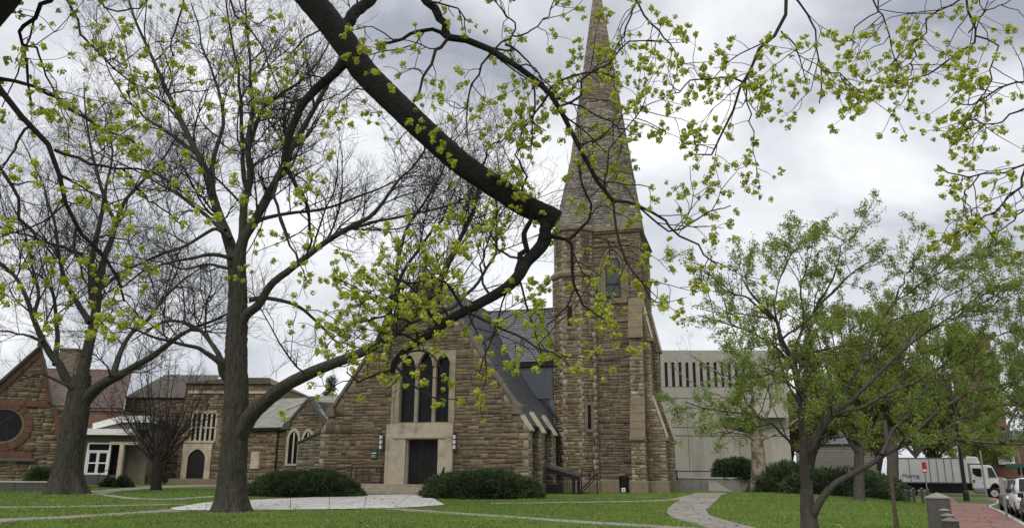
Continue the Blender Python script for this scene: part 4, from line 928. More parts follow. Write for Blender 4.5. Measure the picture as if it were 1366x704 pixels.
MB().tube([CP.p(X(369, 600, 1.1), 1.1, -.4), CP.p(X(369, 600, 1.1), 1.1, zee - .1)], .06, 6).tube([CP.p(uL, 1.0, zee - .08), CP.p(ga, 1.0, zee - .08)], .08, 6).build('gutter', 'iron', cp)
PT = [(.27, .275, .22), (.30, .30, .245), (.24, .25, .20), (.32, .315, .26)]
e0 = CP.p(uL, .9, zee - .05); r0_ = CP.p(uL, 7.5, zr + 1.0); Bv = (r0_ - e0); Lr = np.linalg.norm(Bv)
pr = MB().extr([e0, CP.p(ga + .3, .9, zee - .05), CP.p(gm_, 7.5, zr + 1.0), r0_], (0, 0, -.2)).build('roof', 'slate', cp)
slate_cover('roof_tiles', pr, e0, CP.U, Bv / Lr, [(0, 0), (ga - uL + .2, 0), (gm_ - uL, Lr), (0, Lr)], cols=PT, row=.3, wid=.3)
g0 = CP.p(gb + .3, 0.2, zee - .2); g1 = CP.p(gm_, .2, zr + .05); Bv = g1 - g0; Lr = np.linalg.norm(Bv)
MB().extr([CP.p(gm_, .2, zr), g0, CP.p(gb + 2.5, 12, zee - .4), CP.p(gm_ + .3, 12, zr)], (0, 0, .08)).build('gable_roof', 'slate', cp)
slate_cover('roof_tiles', cp.children[-1] if False else pr, g0 + (0, 0, .08), CP.V, Bv / Lr, [(0, 0), (11, 0), (11, Lr), (0, Lr)], cols=PT, row=.3, wid=.3)
b0 = CP.p(X(395, 535, 7), 9, Z(545, v=9)); 
bk_ = MB().extr([CP.p(X(370, 560, 10), 9, Z(552, v=9)), CP.p(X(470, 560, 10), 9, Z(552, v=9)), CP.p(X(470, 540, 13), 14, Z(531, v=14)), CP.p(X(395, 540, 13), 14, Z(528, v=14))], (0, 0, -.25)).build('back_roof', 'slate', cp)
o_ = CP.p(X(370, 560, 10), 9, Z(552, v=9)); bv = CP.p(X(370, 560, 10), 14, Z(529, v=14)) - o_; lr = np.linalg.norm(bv)
slate_cover('roof_tiles', bk_, o_, CP.U, bv / lr, [(0, 0), (X(470, 560, 10) - X(370, 560, 10), 0), (X(470, 540, 13) - X(370, 560, 10), lr), (1.5, lr)], cols=PT, row=.3, wid=.3)
MB().box(CP, X(300, 600, 14), X(470, 600, 14), 14, 14.5, -1, Z(552, v=9)).build('back_wall', 'mortar', cp)
for s, (ua, za, ub, zb) in enumerate(((ga, zee, gm_, zr), (gb, zee - .2, gm_, zr))):
    MB().front(CP, [(ua, za), (ub, zb), (ub, zb + .28), (ua, za + .28)], -.08, .5).build('gable_coping', 'granite', cp)
MB().front(CP, [(ga - .5, zee - .25), (ga + .3, zee - .25), (ga + .5, zee + .55), (ga - .2, zee + .25)], -.1, .5).build('kneeler', 'granite', cp)
# low lean-to between chapel and church
LT = Frame((*P(410, 645, 52)[:2], .3), 16.5)
lt = thing('lean_to', 'low stone lean-to with sloping coping against the left church corner', 'annex', LT.o)
ua, ub = LT.px(397, 600)[0], LT.px(430, 600)[0]; za, zb = LT.px(397, 592)[1], LT.px(427, 575)[1]
lw = MB().front(LT, [(ua, -.6), (ub, -.6), (ub, zb), (ua, za)], 0, 2.5).build('lean_to_wall', 'mortar', lt)
ms4 = Masonry()
ms4.panel(lw, LT.p(0, 0, 0), LT.U, LT.Z, [(ua, -.4), (ub, -.4), (ub, zb), (ua, za)], rows=(.3, .45), widths=(.3, .8), pal=[(.24, .205, .155), (.21, .18, .14), (.27, .225, .17)], jit=.03)
MB().front(LT, [(ua - .1, za), (ub, zb), (ub, zb + .12), (ua - .1, za + .12)], -.1, 2.5).build('coping', 'granite', lt)
ms4.finish(60)
ms3.finish(120)

# --- concrete building on the right
CB = Frame((*P(885, 636, 76)[:2], P(885, 634, 76)[2]), 3)
cb = thing('concrete_building', 'tan concrete building with a row of narrow vertical slots right of the tower', 'building', CB.o)
X = lambda x, y=560: CB.px(x, y)[0]
Z = lambda y, x=920: CB.px(x, y)[1]
uA, uB = X(850), X(1052); zb0, zt0 = Z(638), Z(467)
MB().box(CB, uA, uB, .35, 14, -2, zt0 - .05).build('core', 'concrete', cb)
zs = [Z(628), Z(581), Z(570), Z(531)]
for a, b_ in zip(zs[:-1], zs[1:]):
    n_ = 3
    for k in range(n_): MB().box(CB, uA + (uB - uA) * k / n_ + .02, uA + (uB - uA) * (k + 1) / n_ - .02, 0, .35, a + .04, b_ - .03).build('concrete_panel', 'concrete', cb)
MB().box(CB, uA, uB, -.02, .35, -1.5, zs[0] - .05).build('base_course', 'concrete', cb)
zq, zp = Z(516), Z(483)
MB().box(CB, uA, uB, 0, .35, zs[-1] + .03, zq).build('concrete_panel', 'concrete', cb)
MB().box(CB, uA, uB, -.03, .35, zp, zt0).build('concrete_panel', 'concrete', cb)
MB().box(CB, uA, uB, .3, .36, zq, zp).build('slot_glass', 'glass', cb)
pitch_ = X(907.5) - X(898); u = X(884)
while u < X(1000):
    MB().box(CB, u, u + pitch_ * .56, -.04, .3, zq, zp).build('fin', 'concrete', cb, bevel=.02); u += pitch_
MB().box(CB, X(880) - 3, X(884) - .2, 0, .35, zq, zp).build('concrete_panel', 'concrete', cb); MB().box(CB, u, uB, 0, .35, zq, zp).build('concrete_panel', 'concrete', cb)
MB().box(CB, X(958), X(1048), -1.1, 0, Z(557), Z(553)).build('canopy', 'pale_concrete', cb)
MB().box(CB, X(985), X(1004), -.03, .1, Z(578), Z(560)).build('window', 'glass', cb)
# retaining wall and hedge strip before it
RW = Frame((*P(893, 655, 61)[:2], .3), 4)
rw = thing('retaining_wall', 'low grey concrete retaining wall below the tan concrete building', 'wall', RW.o)
u, ue = RW.px(880, 650)[0], RW.px(1062, 650)[0]; zt = RW.px(960, 638)[1]
while u < ue:
    MB().box(RW, u + .01, min(u + 3, ue) - .01, 0, .4, -.8, zt).build('wall_block', 'pale_concrete' if False else 'granite_pale' if 'granite_pale' in M else 'concrete', rw, bevel=.02); u += 3
MB().box(RW, RW.px(880, 650)[0], ue, -.06, .45, zt, zt + .1).build('coping', 'pale_concrete', rw)
MB().box(RW, RW.px(880, 650)[0], ue, .45, 14, -.5, zt - .05).build('upper_bed', 'lawn', rw)
MB().front(RW, [(RW.px(944, 650)[0], zt - .2), (RW.px(953, 650)[0], zt - .2), (RW.px(983, 657)[0], -.2), (RW.px(944, 657)[0], -.2)], -.5, -.1).build('ramp_cheek', 'pale_concrete', rw)
t = thing('slim_post', 'slim black post standing before the grey retaining wall beside the tower', 'post', P(904, 657, 58))
p_ = P(904, 657, 58); MB().tube([(p_[0], p_[1], 0), (p_[0], p_[1], 1.75)], .05, 8).build('shaft', 'iron', t); MB().tube([(p_[0], p_[1], 1.75), (p_[0], p_[1], 1.86)], [.075, .02], 8).build('cap', 'iron', t)

# --- far things on the right
FT = Frame((*P(1310, 640, 135)[:2], -.5), 29)
ft = thing('brick_tower_block', 'tall reddish brown brick block rising behind the right hand trees', 'building', FT.o)
X = lambda x, y=500: FT.px(x, y)[0]
Z = lambda y, x=1310: FT.px(x, y)[1]
MB().box(FT, X(1284), X(1333), 0, 10, -1, Z(470)).box(FT, X(1288), X(1328), .6, 9, Z(470), Z(445)).box(FT, X(1270), X(1300), 1.5, 9, -1, Z(434)).build('block_wall', 'brick_wall', ft)
MB().box(FT, X(1283), X(1334), -.1, 10.1, Z(470), Z(468)).build('string_course', 'concrete', ft)
for r in range(7):
    for k in range(3):
        x = X(1292) + (X(1326) - X(1292)) * k / 2.4; z = 2 + r * 3.1; MB().box(FT, x, x + 1.0, -.04, .1, z, z + 1.7).build('window', 'glass', ft)
FH = Frame((*P(1345, 640, 115)[:2], -.5), 32)
fh = thing('dark_street_house', 'dark brick house with a pale wall at the far right, beyond the truck', 'house', FH.o)
X = lambda x, y=610: FH.px(x, y)[0]
Z = lambda y, x=1345: FH.px(x, y)[1]
MB().box(FH, X(1318), X(1420), .5, 10, -1, Z(585)).build('house_wall', 'brick_wall', fh)
MB().box(FH, X(1331), X(1353), 0, .6, Z(619), Z(602)).build('pale_wall', 'white_paint', fh)
MB().extr([FH.p(X(1315), 0, Z(586)), FH.p(X(1315), 5, Z(572)), FH.p(X(1315), 10, Z(586))], FH.U * (X(1420) - X(1315))).build('roof', 'granite', fh)
MB().box(FH, X(1355), X(1366), .4, .5, Z(632), Z(622)).build('window', 'glass', fh)
GH = Frame((*P(1105, 640, 105)[:2], 0), 20)
gh = thing('grey_house', 'pale grey clapboard house half hidden behind the right hand trunks', 'house', GH.o)
X = lambda x, y=610: GH.px(x, y)[0]
Z = lambda y, x=1105: GH.px(x, y)[1]
MB().box(GH, X(1062), X(1172), 0, 9, -1, Z(592)).build('house_wall', 'granite_pale', gh)
for k in range(14):
    z = Z(640) + (Z(592) - Z(640)) * k / 14; MB().box(GH, X(1062), X(1172), -.05, .02, z, z + .06).build('clapboard', 'granite_pale', gh)
MB().extr([GH.p(X(1060), -.4, Z(592)), GH.p(X(1060), 4.5, Z(570)), GH.p(X(1060), 9.4, Z(592))], GH.U * (X(1174) - X(1060))).build('roof', 'slate_plain' if 'slate_plain' in M else 'granite', gh)

# ================================================================== trees
def unit(a): return a / (np.linalg.norm(a, axis=-1, keepdims=True) + 1e-9)
def sprout(paths, radii, dens, tr, ang, ln, rm, rmin, up=.2, wig=.18, K=5, taper=.3, lj=.4, grav=0., short=.5, rg=rng, rmax=9):
    """New branches along every path of (M,K,3); all at once."""
    seg = np.linalg.norm(np.diff(paths, axis=1), axis=2).sum(1)
    cnt = np.floor(seg * dens * (tr[1] - tr[0]) + rg.random(len(paths))).astype(int); idx = np.repeat(np.arange(len(paths)), cnt); n = len(idx)
    Kp = paths.shape[1]; t = rg.uniform(tr[0], tr[1], n); f = t * (Kp - 1); k = np.minimum(f.astype(int), Kp - 2); w = (f - k)[:, None]
    pos = paths[idx, k] * (1 - w) + paths[idx, k + 1] * w; tan_ = unit(paths[idx, k + 1] - paths[idx, k])
    r0 = radii[idx, k] * (1 - w[:, 0]) + radii[idx, k + 1] * w[:, 0]
    side_ = unit(np.cross(tan_, unit(rg.normal(size=(n, 3))))); a = np.radians(rg.uniform(ang[0], ang[1], n))[:, None]
    d = unit(tan_ * np.cos(a) + side_ * np.sin(a) + np.array([0, 0, up]))
    L = ln * (1 - short * t) * rg.uniform(1 - lj, 1 + lj, n)
    R0 = np.clip(np.minimum(r0 * rm, rmax) * rg.uniform(.75, 1.1, n), rmin, None); R0 = np.minimum(R0, r0 * .95)
    out = np.empty((n, K, 3)); out[:, 0] = pos
    for q in range(1, K):
        d = unit(d + wig * rg.normal(size=(n, 3)) + np.array([0, 0, up * .25 - grav])); out[:, q] = out[:, q - 1] + d * (L / (K - 1))[:, None]
    return out, R0[:, None] * np.linspace(1, taper, K)[None, :]
def resample(pts, K):
    return smooth_line(pts, K)
def trace(px, Y0, Y1, K=12, wob=0.0):
    """A limb seen along these photograph points, running from depth Y0 to depth Y1."""
    n = len(px); L_ = np.concatenate([[0], np.cumsum([np.hypot(px[i + 1][0] - px[i][0], px[i + 1][1] - px[i][1]) for i in range(n - 1)])]); L_ /= L_[-1]
    p = np.array([P(x, y, Y0 + (Y1 - Y0) * t) for (x, y), t in zip(px, L_)]); q = smooth_line3(p, K)
    if wob: q[1:-1] += rng.normal(0, wob, (K - 2, 3))
    return q
def smooth_line3(p, n):
    p = np.vstack([2 * p[0] - p[1], p, 2 * p[-1] - p[-2]]); m = len(p) - 3; out = []
    for tt in np.linspace(0, m, n):
        k = min(int(tt), m - 1); u = tt - k; a, b_, c_, d = p[k:k + 4]
        out.append(.5 * ((2 * b_) + (c_ - a) * u + (2 * a - 5 * b_ + 4 * c_ - d) * u * u + (3 * b_ - a - 3 * c_ + d) * u ** 3))
    return np.array(out)
def tube_mesh(name, sets, m, parent, kind=None):
    Vs, Fs, off = [], [], 0
    for paths, radii, S in sets:
        if not len(paths): continue
        V, F_ = tubes(paths, radii, S); Vs.append(V); Fs.append(F_ + off); off += len(V)
    return link(name, mesh_np(name, np.concatenate(Vs), [np.concatenate(Fs)], m, smooth=True), parent, kind)
def furrows(K, S, h, r, rg, n=13, depth=.035):
    """Bark ridges that run up the stem, wander, split and close again: a real displacement."""
    a = np.arange(S) * 2 * pi / S; out = np.zeros((K, S))
    for m_ in range(3):
        nn = int(n * (1, 1.7, 2.6)[m_]); ph = np.cumsum(rg.normal(0, .22 + .1 * m_, K)) + rg.uniform(0, 6); wob = rg.uniform(0, 6)
        out += (.5, .35, .3)[m_] * (np.abs(np.sin(.5 * nn * a[None] + ph[:, None] + .8 * np.sin(2 * a[None] + wob))) - .6)
    return depth * out + depth * .35 * rg.normal(size=(K, S))
def trunk_mesh(name, pts, rad, m, parent, S=84, K=110, flare=.55, ridge=.045, lobes=6, seed=1, furrow=.035):
    rg = np.random.default_rng(seed); c = smooth_line3(np.array(pts, float), K); r = np.interp(np.linspace(0, 1, K), np.linspace(0, 1, len(rad)), rad)
    V, F_ = tubes(c[None], r[None], S); V = V.reshape(K, S, 3); h = np.linalg.norm(np.diff(c, axis=0), axis=1).cumsum(); h = np.concatenate([[0], h])
    a = np.arange(S) * 2 * pi / S; ph = rg.uniform(0, 6, 4)
    mod = 1 + flare * np.exp(-h / (rad[0] * .75))[:, None] * (.75 + .45 * np.sin(lobes * a + ph[0] + .3 * np.sin(2 * a))[None]) + .035 * np.sin(3 * a + ph[1] + .4 * h[:, None]) + .02 * np.sin(2 * a + ph[2] - 1.1 * h[:, None])
    mod = mod + furrows(K, S, h, r, rg, max(7, int(26 * rad[0] ** .5)), furrow) / np.maximum(r, .12)[:, None] * np.minimum(1, r / .25)[:, None]
    V = c[:, None] + (V - c[:, None]) * mod[..., None]
    cap = np.arange((K - 1) * S, K * S)[None]
    return link(name, mesh_np(name, V.reshape(-1, 3), [F_, cap], m, smooth=True), parent)
def leaves(name, pos, size, m, parent, kind='stuff', rg=rng, asp=.55, droop=.2, kinds=None):
    n = len(pos); d = unit(rg.normal(size=(n, 3)) + np.array([0, 0, -droop])); s = unit(np.cross(d, rg.normal(size=(n, 3)))); u_ = np.cross(d, s)
    L = size * rg.uniform(.6, 1.3, n)[:, None]; w = L * asp
    a = pos; b = pos + d * L * .5 + s * w * .5 + u_ * L * .08; c = pos + d * L; e_ = pos + d * L * .5 - s * w * .5 + u_ * L * .08
    V = np.stack([a, b, c, e_], 1).reshape(-1, 3); k = np.arange(n)[:, None] * 4
    return link(name, mesh_np(name, V, [np.concatenate([k + [0, 1, 2], k + [0, 2, 3]], 0)], m), parent, kind)

# --- bare elms
def bare_tree(name, label, cat, base, trunk_px, trunk_r, Y, limbs, bark, group=None, dens=(1.3, 2.7, 3.2, 3.0), lens=(4.4, 2.4, 1.15, .5), seed=3, flare=.5, up=.24, r_lo=.0115):
    rg = np.random.default_rng(seed); t = thing(name, label, cat, base, group)
    trunk_mesh('trunk', [tuple(base - np.array([0, 0, .15]))] + [P(x, y, Y + d) for x, y, d in trunk_px], trunk_r, bark, t, flare=flare, seed=seed)
    LP, LR = [], []
    for px, r0, r1, y0, y1 in limbs:
        q = trace(px, Y + y0, Y + y1, 12, .035); r = .74 * (r0 + (r1 - r0) * np.linspace(0, 1, 12) ** .62)
        LP.append(q); LR.append(r)
        if r0 > .15: trunk_mesh('limb', q, r, bark, t, S=36, K=60, flare=0, seed=seed + len(LP), furrow=.022)
        else: tube_mesh('limb', [(smooth_line3(q, 30)[None], np.interp(np.linspace(0, 1, 30), np.linspace(0, 1, 12), r)[None] * rg.normal(1, .05, (1, 30)), 12)], bark, t)
    LP, LR = np.array(LP), np.array(LR)
    a, ar = sprout(LP, LR, dens[0], (.25, 1), (30, 68), lens[0], .5, .013, up * .6, .15, 8, .25, rg=rg, rmax=.05, short=.3)
    b_, br = sprout(a, ar, dens[1], (.12, 1), (28, 62), lens[1], .6, r_lo, up * .6, .19, 6, .35, rg=rg, rmax=.024)
    b2, b2r = sprout(LP, LR, dens[1] * .5, (.3, 1), (35, 75), lens[1] * .9, .3, r_lo, up, .19, 6, .35, rg=rg, rmax=.024)
    b_ = np.concatenate([b_, b2]); br = np.concatenate([br, b2r])
    c_, crr = sprout(np.concatenate([b_[:, :6]]), br, dens[2], (.1, 1), (25, 60), lens[2], .7, r_lo * .72, up * .9, .2, 5, .45, rg=rg, rmax=.011)
    c2, c2r = sprout(a, ar, dens[2] * .35, (.2, 1), (35, 65), lens[2], .4, r_lo * .72, up * .9, .2, 5, .45, rg=rg, rmax=.011)
    c_ = np.concatenate([c_, c2]); crr = np.concatenate([crr, c2r])
    d_, dr = sprout(c_, crr, dens[3], (.1, 1), (25, 60), lens[3], .8, r_lo * .55, up * .9, .24, 4, .6, rg=rg, rmax=.0066)
    tube_mesh('branches', [(a, ar, 6), (b_, br, 4)], bark, t, 'stuff'); tube_mesh('twigs', [(c_, crr, 3), (d_, dr, 3)], 'twig', t, 'stuff')
    return t, d_
EB = G(308, 682); EY = EB[1]
E_L = [
 ([(318, 420), (309, 340), (300, 308), (288, 285), (281, 244), (264, 206), (243, 164), (225, 126), (202, 76), (181, 29), (165, -25)], .42, .05, 0, 2.5),
 ([(318, 420), (318, 350), (325, 317), (345, 285), (363, 253), (378, 217), (400, 175), (428, 130), (452, 85), (470, 35), (480, -20)], .40, .05, 0, -2.0),
 ([(322, 400), (322, 330), (326, 280), (334, 235), (331, 193), (336, 150), (333, 100), (331, 60), (326, -15)], .34, .05, 0, 1.0),
 ([(284, 262), (284, 220), (296, 176), (296, 137), (284, 97), (269, 58), (255, 5)], .2, .04, .8, 3.5),
 ([(333, 262), (324, 225), (322, 150), (318, 100), (309, 50), (300, -10)], .17, .04, .2, -2.5),
 ([(331, 200), (351, 146), (376, 125), (400, 108), (432, 70), (452, 20)], .15, .04, .5, 3),
 ([(318, 440), (330, 418), (349, 402), (369, 370), (407, 346), (454, 308), (486, 297), (504, 279), (527, 241), (548, 223), (580, 180)], .33, .035, 0, -3.5),
 ([(325, 330), (340, 297), (369, 287), (413, 281), (457, 272), (504, 253), (527, 241), (575, 235)], .17, .03, 0, 3.0),
 ([(454, 308), (500, 295), (560, 283), (610, 272), (650, 262)], .12, .025, -1.6, -2.6),
 ([(316, 585), (335, 552), (360, 530), (400, 504), (450, 484), (505, 455), (545, 430), (580, 385), (604, 340), (630, 285), (640, 240)], .52, .07, 0, -4.5),
 ([(505, 455), (527, 400), (532, 340), (545, 300), (565, 270), (586, 238), (610, 190)], .16, .03, -2.4, -3.5),
 ([(525, 440), (535, 370), (560, 330), (583, 302), (600, 270), (615, 235)], .14, .03, -2.6, -1.5),
 ([(545, 430), (600, 410), (630, 387), (656, 346), (664, 310), (662, 270), (668, 225)], .14, .025, -3, -5),
 ([(332, 400), (360, 395), (400, 410), (425, 430), (450, 455), (480, 462), (520, 470)], .16, .025, 0, 2.5),
 ([(320, 372), (304, 358), (269, 354), (245, 360), (215, 350), (170, 340)], .13, .025, 0, 3),
 ([(312, 345), (287, 340), (252, 345), (205, 356), (165, 380), (125, 395)], .15, .025, 0, -3),
 ([(308, 318), (287, 306), (246, 328), (211, 340), (176, 356), (130, 372)], .15, .025, 0, -1.5),
 ([(303, 485), (290, 468), (265, 438), (235, 428), (205, 436), (175, 455)], .2, .03, 0, 2.5),
 ([(303, 505), (292, 486), (277, 470), (255, 462), (220, 455), (180, 440), (140, 425)], .22, .03, 0, -2.5),
 ([(300, 308), (270, 285), (240, 262), (205, 242), (165, 220), (120, 200)], .15, .025, 0, 3.5),
 ([(264, 206), (235, 185), (205, 165), (175, 140), (150, 105), (135, 60)], .15, .03, 1.2, 2.5),
]
bare_tree('elm_tree', 'big bare elm with forking grey trunk standing before the plaza, left of the church door', 'tree', EB, [(309, 640, 0), (312, 590, 0), (315, 530, 0), (315, 470, 0), (317, 420, 0), (318, 360, 0)], [.60, .52, .49, .46, .42, .38, .30], EY, E_L, 'bark_elm', 'bare elms on the lawn', seed=11)
LB = G(88, 659); LY = LB[1]
L_L = [
 ([(104, 530), (94, 513), (84, 494), (70, 478), (57, 455), (45, 425), (33, 390), (18, 365), (0, 350), (-30, 335)], .42, .06, 0, -2),
 ([(74, 486), (76, 445), (72, 400), (60, 372), (44, 362), (20, 352)], .22, .04, -.5, 2.5),
 ([(108, 525), (112, 490), (118, 450), (128, 405), (132, 370), (145, 330), (155, 302), (164, 273), (187, 244), (215, 215), (240, 175)], .52, .05, 0, 2),
 ([(126, 410), (122, 360), (128, 320), (138, 273), (132, 240), (123, 205), (115, 160), (112, 110)], .3, .04, .6, -1.5),
 ([(132, 370), (112, 345), (94, 335), (62, 322), (29, 312), (-10, 300)], .24, .04, .5, -3),
 ([(120, 430), (98, 395), (82, 360), (75, 310), (62, 262), (45, 220), (25, 180)], .24, .035, .3, 3),
 ([(110, 535), (128, 518), (150, 503), (170, 495), (210, 470), (240, 446), (275, 432), (310, 415)], .52, .06, 0, -3),
 ([(150, 503), (158, 478), (172, 450), (198, 425), (222, 392), (252, 368), (282, 352)], .26, .04, -.8, 2.5),
 ([(130, 385), (158, 368), (176, 356), (215, 340), (245, 328)], .18, .03, .8, 3),
 ([(155, 302), (140, 262), (150, 210), (142, 160), (128, 120)], .18, .03, 1.5, 4),
 ([(57, 455), (38, 448), (15, 443), (-15, 440)], .14, .03, -1, -2),
 ([(100, 520), (60, 500), (30, 506), (-10, 520)], .13, .03, -.4, -2.5),
 ([(44, 425), (52, 390), (42, 350), (30, 300), (10, 260)], .16, .03, -1.5, -3),
]
bare_tree('elm_tree', 'bare elm with thick flared trunk at the far left, before the round window hall', 'tree', LB, [(90, 625, 0), (96, 590, 0), (101, 560, 0), (106, 525, 0), (110, 500, 0)], [.76, .67, .63, .60, .55, .42], LY, L_L, 'bark_elm', 'bare elms on the lawn', seed=23, flare=.6, lens=(4.6, 2.4, 1.3, .65), dens=(1.2, 2.4, 3.0, 2.8), r_lo=.012)
SB = G(208, 654); SY = SB[1]; rgs = np.random.default_rng(5)
S_L = []
for k in range(17):
    x1 = 116 + 200 * (k + .5) / 17 + rgs.uniform(-6, 6); y1 = 462 + 75 * abs((x1 - 214) / 98) ** 1.5 + rgs.uniform(-8, 14); f = (x1 - 212) / 96
    S_L.append(([(210 + 5 * f, 622 - rgs.uniform(0, 18)), (210 + 30 * f, 592), (211 + 62 * f, 550 + 10 * abs(f)), (x1, y1)], rgs.uniform(.07, .13), .018, 0, rgs.uniform(-3, 3)))
bare_tree('small_bare_tree', 'small bare tree with vase of thin stems before the arched door hall', 'tree', SB, [(209, 640, 0), (210, 622, 0), (211, 600, 0)], [.30, .28, .26, .16], SY, S_L, 'bark_dark', seed=7, dens=(1.3, 2.4, 3.2, 2.4), lens=(2.5, 1.25, .65, .35), flare=.35, up=.4, r_lo=.014)

# --- pale plane tree, bare, right of the tower
PB = G(1010, 655); PB = P(1011, 655.5, 56); PB[2] = float(ground_z(PB[0], PB[1])); PY = PB[1]
P_L = [([(1010, 590), (1008, 560), (1000, 540), (985, 520), (962, 500), (940, 485), (915, 470)], .2, .03, 0, -2), ([(1011, 585), (1022, 555), (1032, 520), (1038, 480), (1030, 440), (1024, 405)], .22, .03, 0, 2),
       ([(1010, 590), (995, 578), (970, 575), (945, 565), (915, 560), (895, 552)], .16, .025, 0, -3), ([(1010, 580), (1005, 550), (1002, 510), (990, 470), (975, 430), (965, 400)], .2, .03, 0, 1), ([(1012, 588), (1040, 575), (1062, 560), (1085, 552)], .14, .03, 0, 2),
       ([(1000, 540), (970, 530), (940, 520), (910, 500), (890, 480)], .13, .02, -1, 3), ([(1032, 520), (1055, 490), (1075, 455), (1090, 420)], .13, .02, 1, 3)]
bare_tree('plane_tree', 'pale mottled plane tree, bare, before the low wall of the concrete building', 'tree', PB, [(1012, 635, 0), (1012, 610, 0), (1010, 588, 0)], [.52, .47, .45, .40], PY, P_L, 'bark_plane', seed=31, dens=(.7, 1.2, 2.0, 1.6), lens=(2.6, 1.4, .8, .4), flare=.25, r_lo=.014)

# --- blossoming maple overhead: limbs traced, twigs grown, flower clusters at the twig ends
def floret_mesh(k):
    rg = np.random.default_rng(100 + k); V, F_ = [], []
    cs = np.zeros((1, 3))
    for c in cs:
        for _ in range(24):
            d = unit(rg.normal(size=3) + np.array([0, 0, .25])); p = c + d * rg.uniform(.010, .036); s = rg.uniform(.009, .0155)
            for _q in range(2):
                a = unit(np.cross(d, rg.normal(size=3))); b_ = unit(np.cross(d, a) + rg.normal(0, .4, 3)); o = len(V)
                V += [p - a * s, p + b_ * s * .8, p + a * s, p - b_ * s * .8]; F_.append((o, o + 1, o + 2, o + 3))
        for _ in range(2):
            d = unit(rg.normal(size=3) - np.array([0, 0, .5])); a = unit(np.cross(d, rg.normal(size=3))); L_ = rg.uniform(.028, .05); o = len(V)
            V += [c, c + d * L_ * .5 + a * L_ * .35, c + d * L_, c + d * L_ * .5 - a * L_ * .35]; F_.append((o, o + 1, o + 2, o + 3))
    return mesh_np('flower_cluster', np.array(V), [np.array(F_)], 'flower')
FLORETS = [floret_mesh(k) for k in range(7)]
def maple(name, label, base, limbs, hidden, seed, group, lim=300, dens=(3.8, 6.2), lens=(.78, .27), keep=1.0):
    """limbs: (pixels, r0, r1, Y0, Y1, twig density factor); hidden: world-space trunk and limbs outside the frame."""
    rg = np.random.default_rng(seed); t = thing(name, label, 'tree', base, group)
    for pts, rad in hidden: trunk_mesh('trunk' if pts[0][2] < .1 else 'limb', pts, rad, 'bark_fg', t, S=40, K=60, flare=.35 if pts[0][2] < .1 else 0, seed=seed, furrow=.014)
    tw, tr_, ends = [], [], []
    A_, AR = [], []
    for px, r0, r1, y0, y1, df in limbs:
        K = 16 if r0 > .05 else 10; q = trace(px, y0, y1, K, .012 if r0 < .05 else .004); r = r0 + (r1 - r0) * np.linspace(0, 1, K)
        if r0 > .05:
            trunk_mesh('limb', q, r, 'bark_fg', t, S=48, K=110, flare=0, seed=seed + len(A_), furrow=.011)
        else: tube_mesh('bough' if r0 > .018 else 'twig', [(q[None], r[None], 8)], 'bark_fg' if r0 > .018 else 'twig_fg', t)
        p5 = smooth_line3(q, 10); A_.append((p5, np.interp(np.linspace(0, 1, 10), np.linspace(0, 1, K), r), df))
    a_s, ar_s, b_s, br_s = [], [], [], []
    for p5, r, df in A_:
        a, ar = sprout(p5[None], r[None], dens[0] * df, (.12, 1.), (28, 75), lens[0] * (1.0 if df < 1.5 else .8), .5, .0045, .05, .22, 6, .5, grav=.05, rg=rg, rmax=.011)
        a_s.append(a); ar_s.append(ar); ends.append(p5[-1:])
        b_, br = sprout(p5[None], r[None], dens[1] * .35 * df, (.3, 1.), (40, 85), lens[1], .4, .003, .05, .25, 4, .7, rg=rg, rmax=.006); b_s.append(b_); br_s.append(br)
    a = np.concatenate(a_s); ar = np.concatenate(ar_s)
    b_, br = sprout(a, ar, dens[1], (.15, 1.), (30, 75), lens[1], .7, .003, .08, .25, 4, .7, grav=.05, rg=rg, rmax=.006); b_s.append(b_); br_s.append(br); b_ = np.concatenate(b_s); br = np.concatenate(br_s)
    tube_mesh('twigs', [(a, ar, 5), (b_, br, 4)], 'twig_fg', t, 'stuff')
    tips = np.concatenate([b_[:, -1], a[:, -1]] + ends)
    tips = tips[rg.random(len(tips)) < keep]
    rep = rg.integers(1, 4, len(tips)); tips = np.repeat(tips, rep, 0) + rg.normal(0, .042, (rep.sum(), 3)) * (np.repeat(rep, rep) > 1)[:, None]
    dist = np.linalg.norm(tips - EYE, axis=1); pp = np.array([proj(x) for x in tips]); vis = (pp[:, 0] > -10) & (pp[:, 0] < 1376) & (pp[:, 1] > -10) & (pp[:, 1] < 714)
    order = np.argsort(np.where(vis, dist, dist + 100)); rest = []
    for n_, k in enumerate(order):
        mt_ = Matrix.Translation(Vector(tips[k])) @ Matrix.Rotation(rg.uniform(0, 6.3), 4, 'Z') @ Matrix.Rotation(rg.normal(0, .5), 4, 'X') @ Matrix.Scale(rg.uniform(.62, 1.18), 4)
        me = FLORETS[rg.integers(0, 7)]
        if n_ < lim and vis[k]:
            o = link('flower_cluster', me, t); o.matrix_basis = mt_
        else: rest.append((me, np.array(mt_)))
    if rest:
        Vs, Fs, off = [], [], 0
        for me, mm in rest:
            v = np.empty(len(me.vertices) * 3, np.float32); me.vertices.foreach_get('co', v); v = v.reshape(-1, 3) @ mm[:3, :3].T + mm[:3, 3]
            f = np.empty(len(me.loops), np.int32); me.loops.foreach_get('vertex_index', f); Vs.append(v); Fs.append(f.reshape(-1, 4) + off); off += len(v)
        link('blossom', mesh_np('blossom', np.concatenate(Vs), [np.concatenate(Fs)], 'flower'), t, 'stuff')
    print(name, 'clusters', len(tips), 'visible', vis.sum())
    return t
